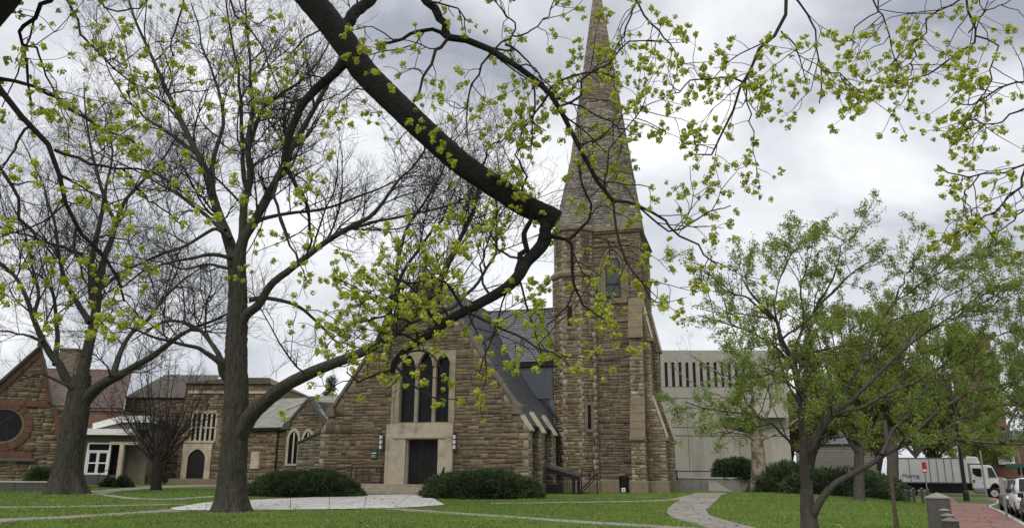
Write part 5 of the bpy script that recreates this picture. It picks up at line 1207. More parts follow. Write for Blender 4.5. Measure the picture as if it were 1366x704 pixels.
M1 = [
 ([(392, -28), (414, -2), (447, 39), (478, 85), (511, 122), (546, 155), (581, 188), (611, 214), (641, 236), (676, 260), (708, 278), (730, 288), (742, 294)], .146, .092, 7.6, 6.9, .03),
 ([(727, 284), (728, 300), (725, 318), (720, 332)], .052, .056, 6.88, 6.88, .05),
 ([(729, 312), (722, 328), (706, 345), (690, 370), (668, 388), (640, 404), (612, 418), (585, 436), (556, 456), (534, 474), (525, 486), (523, 496)], .062, .020, 6.9, 6.2, .45),
 ([(460, 74), (456, 86), (447, 98), (425, 116), (404, 140), (392, 164), (382, 202), (378, 222)], .055, .028, 7.4, 7.1, .9),
 ([(378, 220), (398, 255), (413, 282), (415, 318), (409, 350)], .022, .008, 7.1, 6.7, .7),
 ([(378, 220), (366, 250), (363, 268), (376, 300), (387, 330), (398, 352)], .018, .007, 7.1, 6.6, .7),
 ([(458, 52), (462, 34), (474, 16), (490, 4), (505, -12)], .07, .055, 7.5, 7.9, .3),
 ([(562, -15), (573, 4), (589, 26), (598, 50)], .045, .034, 6.4, 6.4, .6),
 ([(598, 50), (621, 53), (656, 67), (691, 91), (715, 108), (737, 130), (752, 150), (772, 193), (796, 241), (818, 268)], .034, .016, 6.4, 6.0, 1.0),
 ([(818, 268), (849, 273), (883, 290), (902, 307), (936, 330), (955, 352)], .014, .006, 6.0, 5.8, .9),
 ([(595, 50), (574, 40), (551, 44), (530, 53), (510, 57)], .02, .012, 6.4, 6.3, 1.1),
 ([(597, 52), (580, 76), (565, 105), (551, 135)], .017, .009, 6.4, 6.2, .9),
 ([(658, 68), (645, 85), (633, 108), (625, 135), (623, 168), (626, 195)], .011, .005, 6.4, 6.2, 1.5),
 ([(660, 66), (683, 48), (685, 29), (671, 14), (656, -4)], .009, .006, 6.4, 6.5, 1.6),
 ([(674, 60), (700, 78), (718, 100), (728, 118)], .011, .005, 6.4, 6.3, 1.6),
 ([(683, 48), (712, 42), (730, 20), (742, -5)], .008, .005, 6.4, 6.3, 1.8),
 ([(747, 142), (767, 135), (776, 114), (788, 100), (817, 82), (829, 60), (855, 54), (880, 56)], .012, .005, 6.2, 6.1, 1.6),
 ([(776, 194), (794, 188), (811, 174), (822, 158)], .009, .005, 6.1, 6.0, 1.5),
 ([(740, 130), (790, 150), (828, 168), (850, 180)], .009, .005, 6.3, 6.2, 1.5),
 ([(840, -12), (864, 23), (882, 44), (899, 67), (905, 90)], .011, .005, 6.6, 6.4, 1.6),
 ([(850, -5), (843, 15), (832, 41), (823, 61), (815, 92)], .010, .005, 6.6, 6.4, 1.5),
 ([(818, 268), (822, 305), (831, 340), (848, 368), (868, 399), (888, 403)], .011, .005, 6.0, 5.9, 1.0),
 ([(849, 273), (876, 294), (902, 308), (936, 291), (962, 276), (975, 274)], .009, .004, 6.0, 5.9, 1.2),
 ([(818, 268), (805, 250), (812, 210), (828, 178), (850, 150), (862, 130)], .008, .004, 6.0, 5.9, 1.4),
 ([(735, 315), (760, 321), (762, 340), (765, 371), (771, 394), (785, 413), (806, 426)], .02, .006, 6.9, 6.6, 1.1),
 ([(757, 321), (777, 305), (783, 294), (788, 270), (776, 245), (772, 220)], .016, .007, 6.9, 6.7, 1.1),
 ([(768, 384), (754, 411), (737, 430), (722, 442)], .009, .005, 6.7, 6.5, 1.2),
 ([(790, 318), (808, 320), (816, 345), (822, 362)], .007, .004, 6.8, 6.7, 1.4),
 ([(690, 362), (700, 330), (700, 305), (710, 290)], .03, .02, 6.75, 6.85, .6),
 ([(624, 415), (633, 444), (643, 461), (650, 490), (642, 522)], .009, .004, 6.5, 6.4, 1.2),
 ([(627, 418), (669, 435), (695, 448), (721, 464), (741, 474), (762, 492)], .012, .005, 6.5, 6.2, 1.3),
 ([(526, 490), (505, 498), (480, 506), (462, 496)], .011, .005, 6.2, 6.1, 1.3),
 ([(530, 486), (548, 468), (575, 472), (588, 490), (592, 515)], .010, .004, 6.2, 6.1, 1.0),
 ([(560, 455), (545, 430), (520, 420), (490, 425), (462, 438)], .014, .005, 6.4, 6.1, 3.4),
 ([(585, 437), (560, 408), (535, 395), (505, 398), (478, 408)], .014, .005, 6.5, 6.3, 4.6),
 ([(620, 415), (600, 385), (572, 372), (548, 378), (525, 372)], .014, .005, 6.6, 6.4, 4.8),
 ([(556, 456), (530, 445), (512, 452), (488, 470)], .010, .005, 6.3, 6.1, 2.6),
 ([(600, 425), (585, 400), (590, 372), (572, 350)], .012, .005, 6.6, 6.5, 3.6),
 ([(655, 395), (640, 366), (648, 330), (660, 300)], .012, .005, 6.7, 6.7, 2.0),
 ([(700, 350), (672, 338), (655, 312), (662, 280)], .012, .005, 6.8, 6.8, 1.4),
 ([(690, 262), (700, 235), (690, 205), (705, 180)], .012, .005, 6.9, 6.8, 1.7),
 ([(640, 228), (652, 200), (676, 182), (690, 165)], .011, .005, 7.0, 6.9, 1.6),
 ([(585, 192), (570, 178), (545, 175), (530, 190)], .009, .005, 7.2, 7.1, .9),
 ([(620, 212), (622, 240), (630, 262), (618, 285)], .009, .004, 7.1, 7.0, 1.0),
 ([(500, 110), (478, 118), (455, 135), (440, 160)], .010, .004, 7.3, 7.2, .9),
 ([(430, 38), (405, 50), (385, 78), (362, 100)], .010, .004, 7.5, 7.3, 1.0),
 ([(0, 105), (29, 110), (59, 120), (76, 129), (100, 146), (129, 170), (164, 190), (190, 202)], .016, .006, 5.4, 5.6, 1.0),
 ([(-15, 98), (0, 117), (18, 143), (38, 170), (70, 202), (79, 238), (91, 267), (102, 300), (123, 323), (146, 349), (164, 373), (166, 402)], .024, .008, 5.2, 5.4, 1.1),
 ([(73, 200), (100, 210), (129, 220), (164, 226), (211, 235), (243, 256)], .013, .006, 5.4, 5.5, 1.0),
 ([(-10, 215), (18, 253), (35, 297), (59, 326), (72, 350)], .014, .006, 5.2, 5.3, 1.3),
 ([(102, 300), (98, 330), (110, 372), (118, 405)], .010, .005, 5.3, 5.3, 1.4),
 ([(75, -12), (66, 2), (50, 18), (32, 32), (28, 44), (31, 67), (32, 105), (42, 140)], .02, .008, 5.5, 5.4, 1.0),
 ([(86, -8), (94, 20), (108, 44), (126, 67), (152, 88), (176, 108), (188, 135)], .012, .005, 5.9, 5.8, 1.2),
 ([(32, 60), (48, 68), (60, 95), (72, 128), (92, 148)], .010, .005, 5.5, 5.4, 1.6),
 ([(246, -10), (231, 44), (229, 65), (236, 90)], .009, .005, 6.1, 6.0, 1.2),
 ([(300, -12), (308, 0), (322, 26), (345, 56), (360, 91), (372, 120)], .011, .005, 6.4, 6.3, 1.2),
 ([(412, 104), (395, 112), (366, 132), (345, 150), (330, 165)], .010, .005, 7.1, 6.9, 1.1),
 ([(129, -10), (140, 8), (165, 14), (190, 6)], .010, .005, 6.0, 5.9, 1.2),
 ([(123, 323), (140, 312), (165, 318), (186, 310)], .009, .004, 5.4, 5.5, 1.2),
 ([(164, 226), (190, 262), (215, 278), (245, 300)], .009, .004, 5.5, 5.6, .9),
 ([(38, 170), (20, 190), (8, 215), (-5, 240)], .010, .005, 5.2, 5.1, 1.5),
]
tr1 = np.array([-6.2, 4.6, 0.0])
H1 = [([(-6.2, 4.6, -.1), (-6.1, 4.7, 1.5), (-5.8, 4.9, 3.2), (-5.2, 5.3, 5.0), (-4.4, 5.8, 6.6)], [.42, .38, .34, .30, .26]),
      ([(-5.9, 4.85, 2.9), (-4.75, 5.0, 3.75), (-3.95, 5.2, 4.9), (-3.3, 5.3, 6.6)], [.2, .17, .15, .12]),
      ([(-4.4, 5.8, 6.6), (-3.4, 6.6, 7.35), tuple(P(402, -15, 7.6) + (-.45, 0, .42)), tuple(P(394, -25, 7.6))], [.25, .21, .172, .162]),
      ([(-3.6, 6.4, 7.2), (-2.4, 6.3, 7.1), tuple(P(520, -45, 6.4)), tuple(P(562, -15, 6.4))], [.12, .08, .055, .046]),
      ([(-3.95, 5.2, 4.9), tuple(P(40, -30, 5.5)), tuple(P(75, -12, 5.5))], [.06, .03, .02]),
      ([(-5.8, 4.9, 3.2), tuple(P(-60, 80, 5.2)), tuple(P(-15, 98, 5.2))], [.07, .035, .024])]
maple('maple_tree', 'maple in yellow green blossom, its thick dark limb sweeping down across the church', tr1, M1, H1, 41, 'blossoming maples overhead')
M2 = [
 ([(1049, -12), (1051, 18), (1042, 44), (1022, 59), (1004, 85), (994, 108), (984, 129), (972, 155), (961, 184), (946, 204), (920, 206)], .017, .006, 6.2, 6.0, 1.2),
 ([(1055, -10), (1074, 15), (1086, 35), (1090, 70), (1095, 94), (1093, 138)], .010, .005, 6.2, 6.1, 1.2),
 ([(1095, 94), (1118, 101), (1133, 117), (1138, 128)], .006, .004, 6.1, 6.1, 1.4),
 ([(994, 108), (998, 126), (997, 146), (1004, 170), (1006, 188)], .008, .004, 6.1, 6.0, 1.0),
 ([(992, 110), (963, 105), (940, 104), (922, 111), (905, 123), (890, 128)], .009, .004, 6.1, 6.0, 1.3),
 ([(1042, 42), (1056, 62), (1068, 85), (1075, 108)], .008, .004, 6.2, 6.1, 1.4),
 ([(1172, -8), (1168, 18), (1145, 32), (1133, 53), (1115, 56)], .007, .004, 6.3, 6.2, 1.0),
 ([(1160, -10), (1170, 14), (1183, 26), (1190, 59), (1194, 80), (1204, 94)], .008, .004, 6.3, 6.2, 1.9),
 ([(1290, -14), (1276, 3), (1241, 20), (1230, 50), (1212, 64), (1200, 68)], .009, .004, 6.4, 6.3, 1.6),
 ([(1288, -12), (1294, 20), (1301, 48), (1276, 70), (1247, 97), (1228, 104), (1200, 111), (1186, 104)], .011, .005, 6.4, 6.2, 1.4),
 ([(1301, 48), (1329, 59), (1326, 88), (1318, 112), (1300, 142), (1282, 174)], .008, .004, 6.4, 6.2, 1.3),
 ([(1390, 98), (1366, 108), (1341, 117), (1317, 129), (1296, 140), (1272, 136)], .010, .005, 6.5, 6.3, 1.9),
 ([(1390, 138), (1366, 147), (1341, 158), (1320, 165), (1290, 158)], .010, .005, 6.5, 6.3, 1.6),
 ([(1292, 44), (1310, 20), (1335, 8), (1360, -8)], .007, .004, 6.5, 6.4, 1.4),
 ([(1390, 200), (1366, 218), (1344, 228), (1306, 234), (1273, 232), (1250, 220)], .010, .005, 6.3, 6.1, 1.0),
 ([(1380, 218), (1366, 232), (1352, 256), (1332, 276), (1311, 291), (1288, 317)], .011, .005, 6.2, 6.1, 1.2),
 ([(1306, 234), (1288, 250), (1286, 270), (1296, 288)], .006, .004, 6.2, 6.1, 1.8),
 ([(1380, 262), (1356, 292), (1340, 300), (1326, 312)], .007, .004, 6.2, 6.1, 1.2),
 ([(1230, 50), (1222, 74), (1216, 92), (1208, 118)], .007, .004, 6.3, 6.2, 2.0),
]
H2 = [([(7.4, 4.2, -.1), (7.3, 4.4, 1.6), (7.0, 4.8, 3.4), (6.4, 5.2, 5.2), (5.5, 5.7, 6.6)], [.34, .30, .27, .22, .17]),
      ([(5.5, 5.7, 6.6), (4.2, 6.0, 6.8), tuple(P(1180, -60, 6.3)), tuple(P(1172, -8, 6.3))], [.12, .06, .02, .008]),
      ([(4.2, 6.0, 6.8), tuple(P(1085, -60, 6.2)), tuple(P(1049, -12, 6.2))], [.05, .028, .018]),
      ([(5.2, 5.8, 6.65), tuple(P(1300, -50, 6.4)), tuple(P(1289, -12, 6.4))], [.05, .02, .012]),
      ([(7.0, 4.8, 3.4), tuple(P(1440, 170, 6.3)), tuple(P(1390, 138, 6.5))], [.09, .03, .01]),
      ([(6.4, 5.2, 5.0), tuple(P(1440, 80, 6.3)), tuple(P(1390, 98, 6.5))], [.08, .025, .01]),
      ([(7.05, 4.7, 3.1), tuple(P(1430, 215, 6.2)), tuple(P(1380, 218, 6.2))], [.07, .025, .011])]
maple('maple_tree', 'maple twigs in yellow green blossom hanging into the upper right sky', np.array([7.4, 4.2, 0]), M2, H2, 57, 'blossoming maples overhead')

# --- leafing crab apple on the right
CA = np.array([5.75, 14.6, 0.0]); CAY = 14.6
def leafy(name, label, cat, base, trunk_px, trunk_r, Y, limbs, bark, leafm, nleaf, size, seed, group=None, dens=(1.6, 2.8, 4.5), lens=(1.3, .62, .26), up=.25, rmin=.004, clump=3, spread=.035, zmin=-9):
    rg = np.random.default_rng(seed); t = thing(name, label, cat, base, group)
    trunk_mesh('trunk', [tuple(base - np.array([0, 0, .15]))] + [P(x, y, Y + d) for x, y, d in trunk_px], trunk_r, bark, t, S=40, K=60, flare=.3, seed=seed, furrow=.014 if trunk_r[0] < .2 else .03)
    LP, LR = [], []
    for px, r0, r1, y0, y1 in limbs:
        q = trace(px, Y + y0, Y + y1, 12, .02); r = r0 + (r1 - r0) * np.linspace(0, 1, 12) ** .75; r = r * .85; LP.append(q); LR.append(r); tube_mesh('limb', [(smooth_line3(q, 30)[None], np.interp(np.linspace(0, 1, 30), np.linspace(0, 1, 12), r)[None] * rg.normal(1, .05, (1, 30)), 12)], bark, t)
    LP, LR = np.array(LP), np.array(LR)
    a, ar = sprout(LP, LR, dens[0], (.2, 1), (25, 65), lens[0], .6, rmin * 2, up, .16, 7, .4, rg=rg)
    b_, br = sprout(a, ar, dens[1], (.15, 1), (25, 60), lens[1], .65, rmin * 1.3, up, .18, 6, .5, rg=rg)
    b2, b2r = sprout(LP, LR, dens[1] * .5, (.35, 1), (25, 60), lens[1], .5, rmin * 1.3, up, .18, 6, .5, rg=rg); b_ = np.concatenate([b_, b2]); br = np.concatenate([br, b2r])
    c_, crr = sprout(b_, br, dens[2], (.1, 1), (30, 70), lens[2], .8, rmin, up * .8, .2, 4, .7, rg=rg)
    ka, kb, kc = a[..., 2].min(1) > zmin, b_[..., 2].min(1) > zmin, c_[..., 2].min(1) > zmin; a, ar, b_, br, c_, crr = a[ka], ar[ka], b_[kb], br[kb], c_[kc], crr[kc]
    tube_mesh('branches', [(a, ar, 6), (b_, br, 4)], bark, t, 'stuff'); tube_mesh('twigs', [(c_, crr, 3)], 'twig', t, 'stuff')
    tp = np.concatenate([c_[:, 1:].reshape(-1, 3), b_[:, 2:].reshape(-1, 3), a[:, 4:].reshape(-1, 3)])
    k = rg.integers(0, len(tp), nleaf // clump); pos = np.repeat(tp[k], clump, 0) + rg.normal(0, spread, (len(k) * clump, 3))
    leaves('foliage', pos, size, leafm, t, rg=rg)
    return t
C_L = [
 ([(1076, 655), (1072, 602), (1071, 571), (1069, 534), (1057, 490), (1045, 455), (1030, 425), (1010, 398), (992, 375)], .10, .016, 0, -1.2),
 ([(1074, 620), (1082, 600), (1093, 575), (1112, 555), (1138, 545), (1183, 526), (1222, 508), (1262, 485), (1300, 455)], .065, .014, 0, -1.6),
 ([(1070, 545), (1076, 500), (1075, 455), (1088, 412), (1118, 382), (1146, 360), (1172, 345)], .06, .012, 0, .8),
 ([(1069, 530), (1062, 490), (1066, 450), (1072, 412), (1070, 380), (1075, 345)], .055, .011, 0, -.6),
 ([(1057, 490), (1030, 460), (1000, 442), (965, 432), (930, 420)], .045, .011, -.2, 1.0),
 ([(1075, 605), (1063, 598), (1045, 582), (1026, 566), (1000, 552), (960, 548), (915, 536)], .04, .010, 0, -1.3),
 ([(1026, 566), (1005, 570), (980, 574), (952, 578)], .022, .008, -.5, -1.4),
 ([(1075, 600), (1100, 560), (1128, 520), (1150, 480), (1165, 440), (1188, 408), (1210, 380)], .06, .012, 0, 1.2),
 ([(1112, 555), (1150, 520), (1190, 480), (1225, 450), (1262, 425), (1300, 400), (1335, 380)], .05, .010, -.4, -1.4),
 ([(1082, 694), (1090, 676), (1105, 655), (1120, 640), (1150, 626), (1176, 606), (1206, 592), (1251, 583), (1290, 586), (1335, 590), (1375, 592)], .095, .02, 0, -2.2),
 ([(1206, 592), (1240, 560), (1275, 535), (1310, 520), (1350, 510), (1390, 500)], .045, .012, -1.2, -1.8),
 ([(1251, 583), (1280, 560), (1310, 552), (1345, 540), (1385, 545)], .035, .010, -1.5, -.6),
 ([(1176, 606), (1195, 570), (1220, 545), (1240, 515), (1262, 485), (1285, 465)], .04, .010, -1.0, .6),
 ([(1045, 455), (1035, 420), (1038, 390), (1046, 355), (1052, 330)], .03, .008, -.7, .5),
 ([(1030, 425), (1000, 400), (970, 385), (940, 360)], .028, .008, -.8, -1.8),
 ([(1088, 412), (1108, 375), (1120, 340), (1127, 318)], .028, .008, .3, -.5),
 ([(1190, 405), (1208, 370), (1220, 345)], .022, .007, 1.0, .2),
 ([(1165, 440), (1200, 425), (1240, 410), (1280, 388), (1308, 368)], .026, .008, .8, 1.6),
 ([(1165, 440), (1205, 395), (1250, 365), (1285, 345), (1325, 330)], .024, .007, .8, -.5),
 ([(1262, 425), (1300, 415), (1340, 395), (1375, 365)], .022, .007, -.9, -1.8),
 ([(1300, 455), (1335, 445), (1372, 440)], .018, .007, -1.6, -.8),
 ([(1335, 590), (1350, 560), (1370, 520), (1385, 470)], .03, .009, -2, -1.5),
 ([(1057, 480), (1020, 500), (985, 505), (950, 495)], .025, .008, -.1, -1.2),
]
leafy('crab_apple_tree', 'leafing crab apple with low forked trunk spreading over the right lawn', 'tree', CA, [(1079, 735, 0), (1080, 700, 0), (1077, 670, 0), (1076, 640, 0)], [.155, .15, .15, .12, .088], CAY, C_L, 'bark_crab', 'leaf_crab', 90000, .043, 71, dens=(3.0, 4.0, 4.8), lens=(1.45, .72, .28), rmin=.004, spread=.03, clump=4, up=.1, zmin=1.95)

# --- two taller trees behind it, hazy with yellow green leaf
T1 = G(1146, 668); T1Y = T1[1]
def crown_limbs(cx, cy, by, w, h, n, sd, r0=.18, r1=.03, dy=3):
    rg = np.random.default_rng(sd); out = []
    for k in range(n):
        f = (k + .5) / n * 2 - 1 + rg.uniform(-.1, .1); top = cy - h * sqrt(max(.05, 1 - f * f)) * rg.uniform(.7, 1.05)
        x1 = cx + w * f; y0 = by + rg.uniform(-25, 10); out.append(([(cx + rg.uniform(-2, 2), y0), (cx + w * f * .25, y0 - 28), (cx + w * f * .62, (y0 + top) / 2), (x1, top)], r0 * rg.uniform(.7, 1.1), r1, 0, rg.uniform(-dy, dy)))
    return out
leafy('street_tree', 'taller tree with dusty yellow green leaf behind the crab apple, slimmer grey trunk', 'tree', T1, [(1146, 640, 0), (1146, 610, 0), (1147, 585, 0)], [.30, .25, .23, .2], T1Y, crown_limbs(1150, 520, 600, 100, 118, 16, 4), 'bark_crab', 'leaf_yellow', 90000, .125, 81, 'taller trees behind the crab apple', dens=(.9, 1.6, 2.2), lens=(2.4, 1.3, .6), rmin=.009, clump=4, spread=.13)
T2 = G(1192, 664); T2Y = T2[1]
leafy('street_tree', 'wide leafing tree behind the crab apple with thick brown trunk beside the truck', 'tree', T2, [(1191, 640, 0), (1191, 610, 0), (1190, 575, 0)], [.56, .5, .48, .38], T2Y, crown_limbs(1222, 535, 600, 130, 118, 22, 9, .26, .035, 4), 'bark_crab', 'leaf_mid', 130000, .135, 83, 'taller trees behind the crab apple', dens=(.8, 1.4, 2.2), lens=(3.0, 1.5, .7), rmin=.01, clump=4, spread=.15)
T3 = P(1400, 650, 62); T3[2] = -.4
leafy('kerb_tree', 'dark leafing tree at the far right edge, beyond the parked cars', 'tree', T3, [(1400, 630, 0), (1398, 590, 0)], [.35, .3, .22], 62, crown_limbs(1392, 520, 590, 75, 140, 14, 12, .2, .03, 4), 'bark_crab', 'leaf_mid', 60000, .14, 85, None, dens=(.8, 1.4, 2.0), lens=(2.8, 1.4, .7), rmin=.012, clump=4, spread=.16)
for cx, Y_, w_, cy, h_, lab_ in ((1245, 96, 60, 570, 62, 'far green tree mass directly behind the truck box'), (1085, 92, 55, 560, 70, 'far tree rising behind the grey clapboard house'), (1312, 112, 30, 600, 30, 'far low green tree behind the truck cab'), (1172, 90, 34, 575, 50, 'far tree between the two trunks behind the right lawn'), (1056, 95, 26, 600, 45, 'far low tree at the right corner of the concrete building')):
    b3 = P(cx, 645, Y_); b3[2] = -.5
    leafy('far_tree', lab_, 'tree', b3, [(cx, 642, 0), (cx, 630, 0)], [.4, .32, .25], Y_, crown_limbs(cx, cy, 630, w_, h_, 12, int(cx), .2, .04, 4), 'bark_crab', 'leaf_mid' if cx != 1085 else 'leaf_yellow', 30000, .24, int(cx), 'far trees behind the cross street', dens=(.5, .9, 1.2), lens=(3.2, 1.8, .9), rmin=.02, clump=4, spread=.3)
# --- far pine behind the chapel
FP = P(434, 640, 118); FP[2] = .4
t = thing('far_pine', 'thin distant pine showing above the chapel roof beside the church gable', 'tree', FP)
topz = P(434, 503, 118)[2]
MB().tube([(FP[0], FP[1], 0), (FP[0], FP[1], topz)], [.3, .03], 6).build('trunk', 'bark_dark', t)
rg = np.random.default_rng(3); n = 110; z = topz * (1 - .62 * rg.random(n) ** 1.0); a = rg.random(n) * 2 * pi; ln_ = .5 + 3.4 * (topz - z) / topz; ps = np.stack([np.stack([FP[0] + 0 * z, FP[1] + 0 * z, z], -1), np.stack([FP[0] + ln_ * .6 * np.cos(a), FP[1] + ln_ * .6 * np.sin(a), z - .1], -1), np.stack([FP[0] + ln_ * np.cos(a), FP[1] + ln_ * np.sin(a), z + .25], -1)], 1)
tube_mesh('branches', [(ps, np.full((n, 3), .04), 3)], 'bark_dark', t, 'stuff')
k = rg.integers(0, n, 2600); f = rg.uniform(.25, 1, 2600)[:, None]; leaves('needles', ps[k, 0] * (1 - f) + ps[k, 2] * f + rg.normal(0, .16, (2600, 3)), .42, 'needle', t, rg=rg, asp=.3)

# ================================================================== yews and shrubs
def yew(name, label, c, rx, ry, h, n, seed, group, size=.085, mm='yew'):
    rg = np.random.default_rng(seed); t = thing(name, label, 'bush', c, group); kk = rg.normal(size=(7, 3)); ph = rg.uniform(0, 6, 7)
    def rad(d): return 1 + .07 * sum(np.sin(3.2 * (d @ kk[i]) + ph[i]) for i in range(7)) / 1.6 + .035 * sum(np.sin(11 * (d @ kk[i]) + 2 * ph[i]) for i in range(7)) / 1.6
    u = np.linspace(0, 2 * pi, 40, endpoint=False); v = np.linspace(0, pi / 2, 12); uu, vv = np.meshgrid(u, v)
    d = np.stack([np.cos(uu) * np.cos(vv), np.sin(uu) * np.cos(vv), np.sin(vv)], -1).reshape(-1, 3); sc = np.array([rx, ry, h])
    V = c + d * sc * (.9 * rad(d))[:, None] ; i, j = np.meshgrid(np.arange(11), np.arange(40), indexing='ij'); q = i * 40 + j; q2 = i * 40 + (j + 1) % 40
    link('core', mesh_np('core', V, [np.stack([q, q2, q2 + 40, q + 40], -1).reshape(-1, 4)], 'yew_core', smooth=True), t)
    d = unit(rg.normal(size=(n, 3))); d[:, 2] = np.abs(d[:, 2]) * 1.0; d = unit(d); pos = c + d * sc * (rad(d) * rg.uniform(.86, 1.07, n))[:, None]
    out = unit(d * np.array([1, 1, .6]) + rg.normal(0, .45, (n, 3)) + np.array([0, 0, .25])); s = unit(np.cross(out, rg.normal(size=(n, 3)))); L_ = size * rg.uniform(.6, 1.7, n)[:, None]
    V = np.stack([pos - s * L_ * .28, pos + s * L_ * .28, pos + out * L_ * 1.6], 1).reshape(-1, 3)
    link('foliage', mesh_np('foliage', V, [np.arange(3 * n).reshape(-1, 3)], mm), t, 'stuff'); return t
def gp(x, y, Y): p = P(x, y, Y); p[2] = float(ground_z(p[0], p[1])) - .05; return p
c = gp(408, 660, 42.3); yew('yew_bush', 'broad rounded dark yew mound left of the church steps', c, 2.9, 1.6, 1.04, 34000, 1, 'yew mounds before the church', .11)
c = gp(649, 662, 42.0); yew('yew_bush', 'broad rounded dark yew mound right of the church steps', c, 2.95, 1.7, 1.1, 36000, 2, 'yew mounds before the church', .11)
for (x, Y, rx, h, lab) in ((985, 62, 2.0, 1.5, 'low dark yew on top of the grey retaining wall beside the plane tree'), (1058, 56, 2.9, 1.95, 'dark rounded yew right of the plane tree trunk'), (1118, 54, 3.6, 1.8, 'dark yew hedge mass behind the slim grey trunk'), (1162, 56, 2.6, 1.75, 'dark yew just left of the thick brown trunk')):
    c = gp(x, 655, Y); c[2] += (1.05 if Y > 60 else 0); yew('yew_bush', lab, c, rx, 1.6, h, 9000, int(x), 'dark yews behind the right lawn', .12)
c = gp(148, 648, 58); yew('clipped_shrub', 'low clipped dark shrub by the glass entrance steps', c + (0, 0, 0), .62, .5, .5, 3000, 61, 'shrubs by the glass entrance', .09)
c = gp(164, 648, 57); yew('clipped_shrub', 'small clipped dark shrub right of its lower neighbour near the white pillar', c, .6, .5, .62, 3000, 62, 'shrubs by the glass entrance', .09)
c = gp(52, 645, 45.5); c[2] += .5; yew('clipped_shrub', 'small dark shrub on the terrace under the round window wall', c, .75, .5, .75, 2600, 63, None, .09)

# ================================================================== street furniture and vehicles
# --- sheltered stair beside the side wall
SH = CH.sub(6.3, 3.2, -.05)
sh = thing('stair_shelter', 'dark sloping shelter roof over the basement stair between church and tower', 'shelter', SH.o)
def shpx(x, y, v): return SH.px(x, y, v)
u0, u1 = shpx(729, 640, 0)[0], shpx(776, 640, 0)[0]; zt0, zt1 = shpx(729, 619, 0)[1], shpx(776, 632, 0)[1]
MB().front(SH, [(u0, zt0), (u1, zt1), (u1, zt1 - .16), (u0, zt0 - .16)], -.1, 1.9).build('shelter_roof', 'granite', sh)
MB().front(SH, [(u0, zt0 - .17), (u1 - .1, zt1 - .17), (u1 - .1, zt1 - .4), (u0, zt0 - .4)], -.05, .02).build('fascia', 'iron', sh)
for u in (shpx(765, 640, 0)[0], shpx(771.5, 640, 0)[0]): MB().box(SH, u - .08, u + .08, 0, .14, -.3, zt1 - .1).build('post', 'iron', sh)
MB().box(SH, u0, shpx(750, 640, 0)[0], .0, .05, -.2, .55).build('kick_panel', 'iron', sh)
bl = MB()
for k in range(14):
    u = u0 + (shpx(765, 640, 0)[0] - u0) * k / 13; bl.tube([SH.p(u, .05, .1), SH.p(u, .05, 1.35)], .013, 4)
MB().tube([SH.p(u0, .05, 1.36), SH.p(shpx(765, 640, 0)[0], .05, 1.36)], .03, 6).build('handrail', 'iron', sh); bl.build('baluster_row', 'iron', sh, kind='stuff')
t = baluster_rail('stair_railing', 'black iron stair railing with slanted handrail before the turret foot', 'rails', [SH.p(shpx(776, 640, 0)[0], -.1, .0), SH.p(shpx(797, 640, 0)[0], -.1, .0)], 0, 1.32, .34)
del t['group']
MB().tube([SH.p(shpx(773, 655, 0)[0], -.2, .15), SH.p(shpx(796, 640, 0)[0], -.2, 1.15), SH.p(shpx(799, 638, 0)[0], -.2, 1.2)], .04, 6).build('slanted_rail', 'iron', t)
MB().tube([SH.p(shpx(773, 655, 0)[0], -.2, -.05), SH.p(shpx(796, 640, 0)[0], -.2, .95)], .03, 6).build('slanted_rail', 'iron', t)
# --- slatted litter bin by the tower
q = CH.p(10.35, 7.6, -.03); bn = thing('litter_bin', 'black slatted litter bin with a white label at the foot of the tower', 'bin', q)
BF = Frame(q, 16.5)
for k in range(14):
    a = k * 2 * pi / 14; c, s_ = cos(a), sin(a); MB().tube([BF.p(.26 * c, .26 * s_, .06), BF.p(.30 * c, .30 * s_, .95)], .026, 5).build('slat', 'iron', bn)
for z, r in ((.1, .27), (.5, .285), (.93, .305)): MB().tube([BF.p(r * cos(a), r * sin(a), z) for a in np.linspace(0, 2 * pi, 17)], .022, 5, False).build('hoop', 'iron', bn)
MB().tube([BF.p(0, 0, .05), BF.p(0, 0, .86)], .23, 12).build('liner', 'tyre', bn)
MB().tube([BF.p(0, 0, .95), BF.p(0, 0, 1.0), BF.p(0, 0, 1.06)], [.33, .33, .2], 14).build('lid', 'iron', bn)
lb = MB().box(BF, -.12, .12, -.33, -.315, .08, .32).build('label_plate', 'white_print', bn); MB().box(BF, -.08, .08, -.334, -.330, .13, .17).box(BF, -.05, .07, -.334, -.330, .2, .24).build('print', 'dark_print', lb)

# --- granite posts with chain along the pavement
def granite_post(x, y, w, ztop, label, name='granite_post', group='small granite posts beside the brick pavement', az=28, chain=True):
    zg = float(ground_z(x, y)); t = thing(name, label, 'post', (x, y, zg), group); F_ = Frame((x, y, 0), az)
    h = w / 2
    MB().box(F_, -h, h, -h, h, zg - .3, ztop - w * .28).build('shaft', 'granite', t, bevel=.02)
    b_ = ztop - w * .28 + .003; c = [F_.p(a * h * 1.06, b * h * 1.06, b_) for a, b in ((-1, -1), (1, -1), (1, 1), (-1, 1))]; tp = F_.p(0, 0, ztop); d = [p + np.array([0, 0, w * .06]) for p in c]
    MB().poly(c + d + [tp], [(3, 2, 1, 0)] + [(i, (i + 1) % 4, 4 + (i + 1) % 4, 4 + i) for i in range(4)] + [(4 + i, 4 + (i + 1) % 4, 8) for i in range(4)]).build('pyramid_cap', 'granite_pale', t)
    return t
granite_post(*P(1254, 690, 23)[:2], .60, 1.14, 'tall square granite gate post with a low pointed cap, beside the brick pavement', 'gate_post', None)
px_ = [(1261, 21.6, .24, .77), (1264.3, 18.0, .26, .81), (1267.2, 15.0, .27, .87)]
